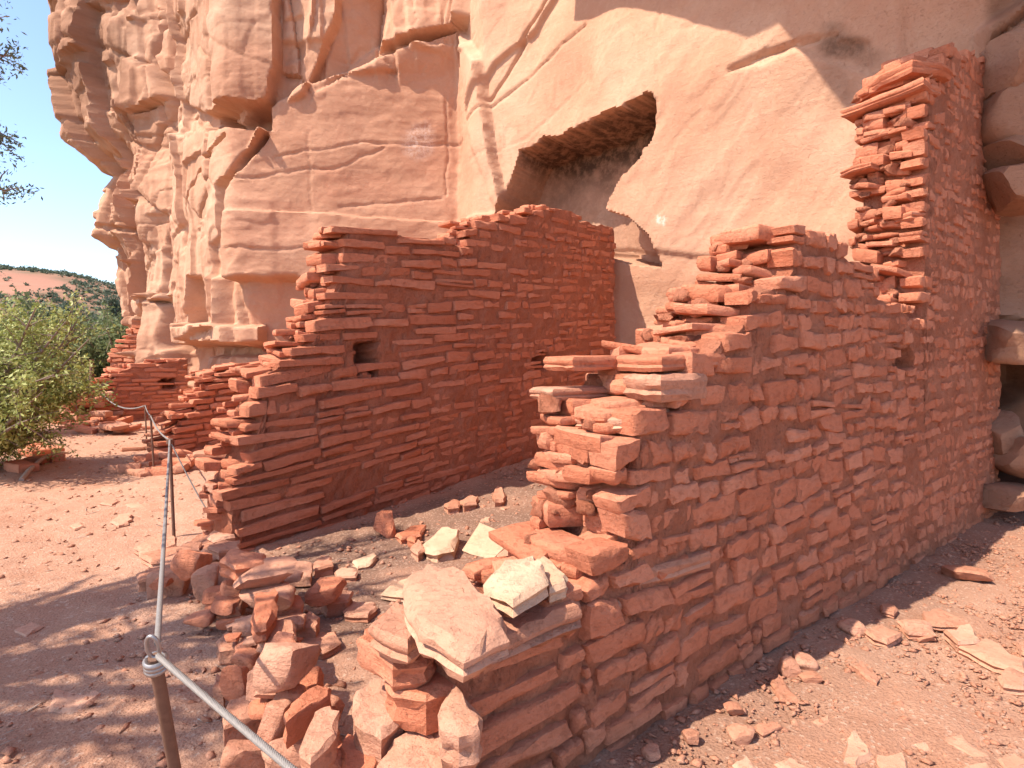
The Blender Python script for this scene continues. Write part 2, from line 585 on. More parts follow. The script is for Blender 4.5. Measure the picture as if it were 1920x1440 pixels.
def build_cliff():
    u_fine0, u_fine1 = acc[2] - 2.5, px_to_u(2000)
    us = np.concatenate([np.arange(0, u_fine0, 0.3), np.arange(u_fine0, u_fine1, 0.033), np.arange(u_fine1, U_END, 0.12)])
    zs = np.concatenate([np.arange(-0.6, 8.4, 0.033), np.arange(8.4, 16.0, 0.055)])
    U, Z = np.meshgrid(us, zs)
    D0 = np.interp(U, ud, pyd)
    PX = np.interp(U, ud, RPX)
    PX = np.where(U < acc[2], 232 - (acc[2] - U) * 40, PX)     # hidden return of the left corner
    PY = HY - (Z - CH) / D0 * F
    wu = U + 0.035 * fbm(U * 1.1, Z * 1.1, 1.0, 3)
    wz = Z + 0.035 * fbm(U * 1.1, Z * 1.1, 9.0, 3)
    d = np.zeros(U.shape)
    # --- gentle overall undulation
    d += 0.10 * fbm(U * 0.35, Z * 0.35, 4.0, 3)
    # --- left end: bulging overhang and waist
    zprof = [(-1, 0.0), (2.64, 0.05), (4.6, 0.10), (4.95, 0.30), (5.3, 0.85), (6.3, 0.8), (7.3, 0.35), (7.75, 0.7), (8.35, 1.45), (9.6, 1.75), (11.0, 2.05), (13.1, 2.2), (16, 2.4)]
    prof = np.interp(Z, [a for a, b in zprof], [b for a, b in zprof])
    wl = smooth(330, 225, PX)
    d += prof * np.where(PX < 232, 1.0, wl)
    left = smooth(345, 320, PX) + 0.35 * smooth(435, 415, PX) * smooth(320, 345, PX)
    upper = 0.55 * smooth(205, 150, PY + 0.22 * (PX - 600)) * smooth(900, 840, PX) * smooth(515, 540, PX)
    upper = np.maximum(upper, 0.12 * smooth(250, 200, PY) * smooth(530, 515, PX) * smooth(330, 350, PX))
    rough = np.clip(left + upper, 0, 1)
    right = smooth(1835, 1870, PX)
    def blocks(uu, zz, cw, rh, seed):
        R_ = random.Random(seed)
        out = np.zeros(U.shape)
        u0, u1 = float(acc[2] - 4), float(px_to_u(930))
        uu = uu + 0.10 * np.sin(zz * 0.9 + uu) + 0.05 * zz
        x = u0
        while x < u1:
            w_ = R_.uniform(*cw)
            inside = smooth(x - 0.035, x + 0.035, uu) * smooth(x + w_ + 0.035, x + w_ - 0.035, uu)
            zb = -1.0 - R_.uniform(0, 2)
            co, cg = R_.uniform(-0.5, 0.5), R_.uniform(-0.55, 0.55)
            while zb < 16.5:
                h_ = R_.uniform(*rh)
                sl = R_.uniform(-0.25, 0.25)
                zl = zz - sl * (uu - x)
                ins = inside * smooth(zb - 0.04, zb + 0.04, zl) * smooth(zb + h_ + 0.04, zb + h_ - 0.04, zl)
                out += ins * (0.5 * co + R_.uniform(-0.5, 0.5) * 0.6 + (cg + R_.uniform(-0.3, 0.3)) * (uu - x - w_ / 2) + R_.uniform(-0.16, 0.10) * (zl - zb - h_ / 2))
                zb += h_
            x += w_
        return out
    # blocky rock: big flat facets, smaller ones on top
    r, du, dz, bd = cells(wu, wz, 1.7, 2.6, 11)
    big = 0.34 * r[0] + 0.45 * r[1] * du + 0.25 * r[2] * dz - 0.25 * smooth(0.09, 0.0, bd)
    r, du, dz, bd = cells(wu + 5, wz * 1.0, 1.0, 1.6, 23)
    mid = 0.07 * r[0] + 0.28 * r[1] * du + 0.16 * r[2] * dz - 0.05 * smooth(0.05, 0.0, bd)
    d += rough * (0.35 * big + 0.25 * mid + 0.75 * blocks(U, Z, (0.9, 1.9), (1.4, 3.6), 5) + 0.28 * blocks(U + 0.7, Z, (0.4, 0.9), (0.5, 1.6), 9))
    d += rough * 0.03 * fbm(U * 1.3, Z * 1.6, 2.0, 4)
    d += (0.25 + 0.75 * rough) * smooth(530, 500, PX) * 0.018 * fbm(U * 0.5, Z * 3.2, 8.0, 2)

    def P(pts):
        return [tuple(float(c) for c in uz(a, b)) for a, b in pts]

    wx = fbm(U * 2.6, Z * 2.6, 51.0, 4)
    wy = fbm(U * 2.6, Z * 2.6, 57.0, 4)

    def relief(pts, off, soft, gu=0.0, gz=0.0, warp=0.02):
        nonlocal d
        poly = P(pts)
        s = poly_sd(U + warp * wx, Z + warp * wy, poly)
        w = smooth(-soft, soft, s)
        cu = sum(p[0] for p in poly) / len(poly)
        cz = sum(p[1] for p in poly) / len(poly)
        d = d + w * (off + gu * (U - cu) + gz * (Z - cz))
        return s

    def crack(pts, width, depth):
        nonlocal d
        l = line_d(U + 0.03 * fbm(U * 3, Z * 3, 1.0, 3), Z + 0.03 * fbm(U * 3, Z * 3, 5.0, 3), P(pts))
        d = d - depth * smooth(width, width * 0.25, l)

    # upper-left jutting block with its dark underside
    relief([(350, -120), (525, -120), (524, 120), (512, 195), (430, 232), (352, 190)], 0.34, 0.05, 0.05, 0.02)
    relief([(405, 218), (510, 205), (512, 248), (470, 246), (408, 250)], -0.55, 0.05)
    relief([(526, -60), (600, -60), (590, 60), (560, 150), (526, 185)], 0.10, 0.05, 0.5, 0.0)
    relief([(600, -60), (640, -60), (636, 40), (575, 185), (545, 200), (585, 70)], 0.30, 0.05, 0.35, 0.0)
    relief([(640, -60), (735, -60), (720, 70), (650, 130), (600, 160), (635, 40)], 0.05, 0.06, -0.25, 0.15)
    relief([(735, -60), (880, -60), (880, 30), (760, 85), (715, 95)], 0.25, 0.06, 0.1, -0.25)
    # main panel, proud of the rock above it
    relief([(430, 525), (442, 335), (470, 300), (512, 205), (560, 172), (700, 120), (868, 62), (905, 120), (930, 300), (960, 420), (960, 525)], 0.24, 0.05)
    relief([(430, 525), (440, 400), (600, 405), (960, 400), (960, 525)], 0.05, 0.02)
    # pillar with bright left side, fissure between it and the panel
    relief([(322, 650), (335, 430), (345, 260), (400, 245), (505, 243), (498, 265), (452, 330), (424, 350), (422, 520), (424, 612)], 0.22, 0.04, 0.0, 0.02)
    crack([(500, 262), (448, 330), (430, 400), (427, 470), (428, 522)], 0.10, 0.38)
    crack([(380, 380), (392, 330), (410, 300), (440, 262)], 0.06, 0.14)
    relief([(366, 520), (424, 520), (424, 610), (358, 612)], -0.10, 0.06, 0.25, 0.0)
    relief([(428, 525), (560, 520), (590, 560), (555, 660), (490, 660), (440, 640)], -0.22, 0.05, 0.0, 0.15)
    relief([(350, 606), (490, 612), (488, 642), (352, 640)], 0.42, 0.03)
    relief([(318, 646), (600, 650), (640, 790), (318, 790)], -0.55, 0.05)
    relief([(352, 668), (480, 668), (480, 800), (352, 800)], 0.30, 0.04)
    # crevice between the far buttress and the pillar
    crack([(322, -60), (316, 120), (330, 240), (322, 420), (318, 640)], 0.28, 0.75)
    crack([(262, 300), (268, 420), (280, 560), (300, 660)], 0.2, 0.35)
    crack([(236, 430), (300, 440)], 0.12, 0.25)
    # bright smooth slab: rounded left edge, bedding lines, scars
    relief([(872, -60), (868, 60), (893, 235), (940, 395), (960, 440), (1700, 520), (1700, -60)], 0.06, 0.05)
    relief([(905, -80), (1085, -80), (1010, 60), (925, 120), (893, 210), (905, 90)], 0.10, 0.04)
    crack([(1246, -60), (1243, 70), (1246, 195)], 0.036, 0.015)
    crack([(893, 232), (960, 175), (1060, 90), (1105, 50)], 0.045, 0.035)
    crack([(915, 190), (970, 110), (1000, 55), (1030, 0)], 0.05, 0.06)
    crack([(893, 305), (990, 265), (1110, 150)], 0.04, 0.010)
    crack([(1380, 135), (1440, 110), (1540, 78), (1580, 75)], 0.055, 0.05)
    relief([(1370, 142), (1440, 114), (1540, 82), (1640, 84), (1640, 140), (1500, 104), (1440, 130)], -0.05, 0.03)
    crack([(1860, 90), (1920, 30)], 0.05, 0.12)
    flutes = smooth(1180, 1260, PX) * smooth(1700, 1600, PX)
    ang = (U * 0.72 + Z * 0.69)
    d += flutes * 0.012 * fbm((U * 0.69 - Z * 0.72) * 3.2, ang * 0.35, 1.0, 4)
    # niche under the overhanging slab, and the lens-shaped hollow below it
    soot_s = relief([(984, 288), (1080, 243), (1180, 205), (1226, 186), (1234, 205), (1216, 262), (1184, 322), (1150, 372), (1144, 402), (1160, 470), (930, 470), (942, 390), (962, 335)], -1.15, 0.03, warp=0.09)
    relief([(1136, 396), (1185, 412), (1218, 444), (1236, 498), (1190, 494), (1146, 480)], -0.8, 0.03, warp=0.0)
    # faint ledge lines across the panel
    for pts in ([(445, 345), (560, 325), (640, 322), (720, 280)], [(640, 392), (830, 376)], [(442, 470), (575, 468)], [(520, 300), (690, 272), (880, 262)]):
        crack(pts, 0.042, 0.022)
    crack([(838, 190), (842, 250), (838, 370)], 0.035, 0.02)
    crack([(582, 255), (585, 330), (588, 400)], 0.034, 0.014)
    pan = smooth(430, 450, PX) * smooth(900, 860, PX)
    d += pan * 0.004 * fbm(U * 0.8, Z * 6.0, 3.0, 3)
    d += pan * 0.007 * fbm(U * 4, Z * 6, 6.0, 4)
    # right of the tower: stacked smooth bulges, recess and hollow
    relief([(1835, 60), (1990, -40), (1990, 250), (1860, 250), (1845, 160)], 0.30, 0.08, 0.25, 0.0)
    relief([(1850, 255), (1990, 245), (1990, 318), (1880, 325)], 0.36, 0.05, 0.2, 0.1)
    relief([(1872, 326), (1990, 315), (1990, 385), (1905, 392), (1868, 370)], 0.36, 0.06, 0.1, 0.0)
    relief([(1800, 560), (1990, 575), (1990, 655), (1880, 672), (1800, 680)], 0.10, 0.10, 0.1, -0.25)
    relief([(1800, 684), (1990, 676), (1990, 910), (1810, 910)], -0.85, 0.06)
    relief([(1855, 770), (1990, 735), (1990, 900), (1870, 880)], 0.45, 0.10)
    relief([(1820, 780), (1862, 790), (1862, 860), (1828, 855)], 0.55, 0.06)
    crack([(1800, 590), (1850, 600), (1990, 620)], 0.05, 0.10)
    # upper right: the wall curls forward into a roof
    curl = smooth(1380, 1760, PX) * np.clip(Z - 4.6, 0, 9) ** 1.6 * 0.16
    curl2 = smooth(1080, 1400, PX) * np.clip(Z - 7.2, 0, 9) ** 1.4 * 0.3
    d += np.minimum(curl + curl2, 3.2)
    # flaked layers: thin shells broken off along wandering edges
    def terrace(n):
        f = n - np.floor(n)
        return np.floor(n) + smooth(0.86, 1.0, f)
    slabm = smooth(880, 930, PX) * smooth(1860, 1800, PX)
    n = 3.2 * fbm((U * 0.80 - Z * 0.60) * 0.9, (U * 0.60 + Z * 0.80) * 0.32, 31.0, 3, 0.5)
    d += slabm * 0.009 * terrace(n)
    n = 3.0 * fbm(U * 0.45, Z * 1.6, 37.0, 4, 0.5)
    d += pan * smooth(60, 140, PY) * 0.005 * terrace(n)
    n = 2.4 * fbm(U * 0.9, Z * 0.55, 41.0, 2, 0.5)
    d += np.clip(rough + 0.4 * smooth(530, 515, PX), 0, 1) * 0.045 * terrace(n)
    n = 3.0 * fbm(U * 0.35, Z * 1.5, 43.0, 2, 0.5)
    d += smooth(530, 515, PX) * 0.008 * terrace(n)
    # general small roughness
    d += (0.25 + 0.35 * rough + 0.4 * right) * 0.016 * fbm(U * 4.5, Z * 4.5, 7.0, 4)

    X, Y, _ = cliff_xyz(U, Z, d)
    nz, nu = U.shape
    idx = np.arange(nz * nu).reshape(nz, nu)
    q = np.stack([idx[:-1, :-1], idx[:-1, 1:], idx[1:, 1:], idx[1:, :-1]], -1).reshape(-1, 4)
    m = np_mesh('cliff', np.stack([X, Y, Z], -1).reshape(-1, 3), q)
    shade(m, 50)
    # sooty niche, varnished rock and painted marks, with some shade painted in as well
    n1 = fbm(U * 1.4, Z * 1.4, 12.0, 4)
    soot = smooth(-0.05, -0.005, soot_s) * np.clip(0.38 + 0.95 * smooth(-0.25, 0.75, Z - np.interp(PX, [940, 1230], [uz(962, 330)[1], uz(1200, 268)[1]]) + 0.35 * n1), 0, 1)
    for (cx_, cy_, rx, ry, k) in ((1590, 92, 52, 22, 0.75), (1575, 62, 34, 20, 0.5), (1640, 110, 40, 18, 0.4), (1572, 160, 28, 40, 0.25)):
        e = np.hypot((PX - cx_) / rx, (PY - cy_) / ry)
        soot = np.maximum(soot, k * smooth(1.25, 0.2, e + 0.45 * n1))
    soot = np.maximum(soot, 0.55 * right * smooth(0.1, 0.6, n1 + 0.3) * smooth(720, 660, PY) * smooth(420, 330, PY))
    soot = np.maximum(soot, 0.6 * right * smooth(690, 730, PY) * smooth(-0.5, 0.4, n1))  # shade of the hollow painted in as black
    var = np.clip(smooth(325, 290, PX) * smooth(330, 230, PY) * (0.75 + 0.5 * n1), 0, 1)  # brown patina, deepened to paint in the shade of the overhang
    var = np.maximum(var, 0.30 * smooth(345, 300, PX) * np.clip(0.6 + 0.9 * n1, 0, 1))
    var = np.maximum(var, right * np.clip(1.0 + 0.35 * n1, 0, 1))  # dark brown rock right of the tower, its shade painted in too
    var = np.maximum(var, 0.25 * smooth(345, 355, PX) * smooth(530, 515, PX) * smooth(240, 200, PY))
    rust = np.zeros(U.shape)
    for (x0, y0, w, hgt) in ((1093, 128, 5, 26), (1108, 126, 6, 24), (1117, 140, 4, 18), (1060, 165, 4, 20), (1046, 180, 4, 22), (1030, 195, 3, 22), (1008, 225, 3, 22), (995, 232, 4, 26), (975, 245, 3, 20), (938, 275, 3, 26), (946, 265, 2, 20), (1080, 150, 3, 18)):
        rust = np.maximum(rust, 0.7 * smooth(1.3, 0.5, 0.35 * n1 + np.hypot((PX - x0) / w / 1.6, (PY - y0) / hgt)))
    rust = np.maximum(rust, 0.25 * smooth(1.2, 0.2, np.hypot((PX - 1050) / 110, (PY - 195 + (PX - 1050) * 0.55) / 34)))
    rust = np.maximum(rust, 0.28 * pan * smooth(60, 130, PY))
    rust = np.maximum(rust, 0.55 * pan * smooth(130, 260, PY) * smooth(-0.4, 0.5, fbm(U * 0.7, Z * 1.8, 3.0, 3)))
    ring = np.hypot((PX - 786) / 33, (PY - 272) / 36)
    white = 0.62 * np.clip(smooth(1.15, 0.6, ring + 0.2 * n1) * (0.8 + 0.3 * fbm(U * 9, Z * 9, 2.0, 3)), 0, 1)
    for (x0, y0, w, hgt) in ((1238, 412, 5, 9), (1247, 415, 4, 9)):
        white = np.maximum(white, 0.8 * smooth(1.3, 0.6, np.hypot((PX - x0) / w, (PY - y0) / hgt)))
    for nm, arr in (('soot', soot), ('varnish_shade', var), ('rust', rust), ('white', white)):
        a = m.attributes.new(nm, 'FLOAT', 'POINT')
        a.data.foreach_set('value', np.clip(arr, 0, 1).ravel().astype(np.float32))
    o = link('cliff', m, M_CLIFF)
    tag(o, 'tall sandstone cliff with smooth pale face and dark niche above the ruins', None, None, 'structure')
    return o


cliff = build_cliff()


def build_overhang():
    """rock brow high on the cliff, above the view: its lip shades the upper right of the face"""
    edge_px = [(1086, -150), (1086, 50), (1190, 38), (1300, 66), (1424, 116), (1482, 94), (1545, 165), (1606, 232), (1680, 330), (1760, 470), (1850, 640)]
    ZT = 9.0
    pts = []
    for a, b in edge_px:
        u, z = uz(a, b)
        x, y = float(np.interp(u, ud, pxd)), float(np.interp(u, ud, pyd))
        if a > 1380:
            cl = float(smooth(1380, 1760, a) * max(z - 4.6, 0) ** 1.6 * 0.16)
            x += cl * float(np.interp(u, ud, nxd)); y += cl * float(np.interp(u, ud, nyd))
        k = ZT - z
        pts.append((x + SUN_A * k, y + SUN_B * k))
    pts = pts[1:] if pts[0][1] < pts[1][1] else pts
    lip = [(pts[0][0] - 0.2, pts[0][1] + 3.5)] + pts + [(-0.05, 3.1), (-0.22, 2.75), (-0.2, 2.0), (0.3, 1.0), (3.0, 0.6), (6.0, 0.3), (11.0, 0.0)]
    dense = []
    for (ax, ay), (bx, by) in zip(lip[:-1], lip[1:]):
        n = max(2, int(math.hypot(bx - ax, by - ay) / 0.12))
        for i in range(n):
            t = i / n
            dense.append((ax + (bx - ax) * t, ay + (by - ay) * t))
    dense.append(lip[-1])
    back = (9.0, 12.0)
    rows = []
    n = len(dense)
    layers = [(0.0, 9.0), (-0.02, 9.25), (0.12, 9.9), (0.3, 11.0), (0.55, 12.5)]
    vs, fs = [], []

    def ring(f, z, nz):
        s = len(vs)
        for i, (x, y) in enumerate(dense):
            k = nz * float(vnoise(i * 0.31, z, 1.0))
            vs.append((x + (back[0] - x) * f, y + (back[1] - y) * f + k, z + 0.5 * k))
        return s
    under = [ring(f, 9.0 - 0.6 * f * (1 - f) * 0, 0.0 if f == 0 else 0.05) for f in (0.9, 0.6, 0.35, 0.15, 0.05)]
    rings = under + [ring(f, z, 0.02) for f, z in layers] + [ring(0.9, 12.6, 0.02)]
    for a, b in zip(rings[:-1], rings[1:]):
        for i in range(n - 1):
            fs.append((a + i, a + i + 1, b + i + 1, b + i))
    o = mesh_obj('overhang', vs, fs, M_CLIFF, cliff, 40)
    return o


build_overhang()


def ledge_boulders():
    R = random.Random(17)
    import bmesh
    for (px, py, dep, a, b, c) in ((1908, 128, 5.85, 0.34, 0.34, 0.30), (1925, 215, 5.8, 0.42, 0.36, 0.27), (1918, 292, 5.75, 0.36, 0.34, 0.20), (1912, 355, 5.7, 0.28, 0.3, 0.19),
                                   (1868, 108, 5.95, 0.16, 0.16, 0.13), (1930, 640, 5.8, 0.50, 0.40, 0.22), (1880, 818, 6.1, 0.18, 0.2, 0.22), (1935, 850, 6.0, 0.35, 0.3, 0.25), (1895, 930, 5.9, 0.36, 0.3, 0.12)):
        P_, f_ = rock(R, a, b, c, 3, 10, 0.08, 0.15)
        o = mesh_obj('boulder', place_rock(P_, W(px, py, dep), R.uniform(-0.4, 0.4), (R.gauss(0, 0.1), R.gauss(0, 0.1))), f_, M_CLIFF, cliff, 40)
        at = o.data.attributes.new('varnish_shade', 'FLOAT', 'POINT')  # same brown with painted shade as the cliff beside the boulders
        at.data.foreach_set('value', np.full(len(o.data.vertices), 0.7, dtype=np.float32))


# ------------------------------------------------------------------ stones
def outline_rect(L, H, R, nl=2, ns=1, jit=0.12):
    """rounded irregular rectangle outline, counter-clockwise, centred"""
    pts = []
    c = [(-L / 2, -H / 2), (L / 2, -H / 2), (L / 2, H / 2), (-L / 2, H / 2)]
    m = min(L, H)
    sk = R.uniform(-0.10, 0.10) * H
    tp = R.uniform(-0.30, 0.22) if R.random() < 0.45 else 0.0
    cj = [(x + R.uniform(-jit, jit) * m * 1.3, y * (1 + (tp if x > 0 else -tp) * 0.8) + R.uniform(-jit, jit) * m + (sk if x > 0 else -sk)) for x, y in c]
    for i in range(4):
        a, b = cj[i], cj[(i + 1) % 4]
        k = nl if i % 2 == 0 else ns
        # cut the corner
        ex, ey = b[0] - a[0], b[1] - a[1]
        el = math.hypot(ex, ey)
        cut = min(0.30 * el, m * R.uniform(0.03, 0.20))
        pts.append((a[0] + ex / el * cut, a[1] + ey / el * cut))
        for j in range(k):
            t = (j + 1) / (k + 1) + R.uniform(-0.08, 0.08)
            pts.append((a[0] + ex * t - ey / el * R.uniform(-0.085, 0.085) * m, a[1] + ey * t + ex / el * R.uniform(-0.085, 0.085) * m))
    return pts


def prism(outline, depth, R, bev, jit=0.02, back=True):
    """outline in (a,b); the face at c=0, body back to c=-depth. Returns verts (a,b,c), faces"""
    n = len(outline)
    ca = sum(p[0] for p in outline) / n
    cb = sum(p[1] for p in outline) / n
    vs = []

    def ring(k_abs, c, cj):
        for (a, b) in outline:
            l = math.hypot(a - ca, b - cb) + 1e-6
            f = max(0.2, 1 - k_abs * R.uniform(0.4, 1.6) / l)
            vs.append((ca + (a - ca) * f, cb + (b - cb) * f, c + R.uniform(-cj, cj)))
    ring(bev * 0.6, -depth, 0)
    ring(0, -bev * 1.3, bev * 0.6)
    ring(bev * 1.1, 0, jit)
    vs.append((ca + R.uniform(-0.2, 0.2) * abs(outline[0][0] - ca), cb, R.uniform(-0.3, 1.3) * jit))
    fs = []
    for r in (0, 1):
        for i in range(n):
            j = (i + 1) % n
            fs.append((r * n + i, r * n + j, (r + 1) * n + j, (r + 1) * n + i))
    fs += [(2 * n + i, 2 * n + (i + 1) % n, 3 * n) for i in range(n)]
    return vs, fs


def ico(sub):
    import bmesh
    bm = bmesh.new()
    bmesh.ops.create_icosphere(bm, subdivisions=sub, radius=1.0)
    v = np.array([x.co[:] for x in bm.verts])
    f = [tuple(w.index for w in x.verts) for x in bm.faces]
    bm.free()
    return v, f


ICO2, ICO3 = ico(2), ico(3)


def rock(R, sx, sy, sz, sub=3, cuts=9, noise=0.10, round_=0.0):
    """angular stone: a ball flattened by random planes, then roughened. sx, sy, sz are half sizes"""
    V, Fc = ICO3 if sub == 3 else ICO2
    P = V.copy()
    rs = np.random.RandomState(R.randrange(1 << 30))
    axes = np.array([(1, 0, 0), (-1, 0, 0), (0, 1, 0), (0, -1, 0), (0, 0, 1), (0, 0, -1)], float)
    for k in range(cuts):
        if k < 6:
            n = axes[k] + 0.22 * rs.normal(size=3)
            dd = rs.uniform(0.50, 0.66)
        else:
            n = rs.normal(size=3)
            dd = rs.uniform(0.62, 0.80)
        n /= np.linalg.norm(n)
        dd += round_ * 0.16
        e = np.maximum(P @ n - dd, 0)
        P = P - e[:, None] * n[None] * 0.97
    P = P / np.abs(P).max(0)
    o = rs.uniform(0, 60)
    P = P * (1 + noise * fbm(P[:, 0] * 1.6 + o, P[:, 1] * 1.6, P[:, 2] * 1.6, 3))[:, None]
    P = P * np.array([sx, sy, sz])
    th = rs.uniform(0, 6.28)
    return P, Fc


def place_rock(P, c, yaw=0.0, tilt=(0.0, 0.0)):
    cy, sn = math.cos(yaw), math.sin(yaw)
    x = P[:, 0] * cy - P[:, 1] * sn
    y = P[:, 0] * sn + P[:, 1] * cy
    z = P[:, 2] + tilt[0] * x + tilt[1] * y
    return [Vector((c[0] + a, c[1] + b, c[2] + d)) for a, b, d in zip(x, y, z)]


def slab(outline, thick, R, bev, jit=0.01, layers=0):
    """flat stone: outline in (a,b) seen from above, bevelled above and below. c from -thick to 0"""
    n = len(outline)
    ca = sum(p[0] for p in outline) / n
    cb = sum(p[1] for p in outline) / n
    vs = []

    def ring(k_abs, c, cj):
        for (a, b) in outline:
            l = math.hypot(a - ca, b - cb) + 1e-6
            f = max(0.15, 1 - k_abs * R.uniform(0.3, 1.7) / l)
            vs.append((ca + (a - ca) * f, cb + (b - cb) * f, c + R.uniform(-cj, cj)))
    rings = [(bev * 1.2, -thick, jit), (0.1 * bev, -thick * 0.75, jit)]
    for i in range(layers):
        t = (i + 1) / (layers + 1)
        rings.append((bev * (0.9 if i % 2 == 0 else 0.1), -thick * 0.75 * (1 - t) - bev * t, jit))
    rings += [(0.0, -bev, jit), (bev, 0, jit)]
    for k, c, cj in rings:
        ring(k, c, cj)
    m = len(rings)
    if layers:
        lo = (m - 1) * n
        for i in range(n):
            a, b, c = vs[lo + i]
            f = R.uniform(0.45, 0.6)
            vs.append((ca + (a - ca) * f, cb + (b - cb) * f, c + R.uniform(-1, 1) * jit))
        m += 1
    fs = [tuple(range(n))[::-1]]
    for r in range(m - 1):
        for i in range(n):
            j = (i + 1) % n
            fs.append((r * n + i, r * n + j, (r + 1) * n + j, (r + 1) * n + i))
    fs.append(tuple(range((m - 1) * n, m * n)))
    return vs, fs


def join_specs(specs):
    vs, fs = [], []
    for v, f in specs:
        k = len(vs)
        vs += v
        fs += [tuple(i + k for i in q) for q in f]
    return vs, fs


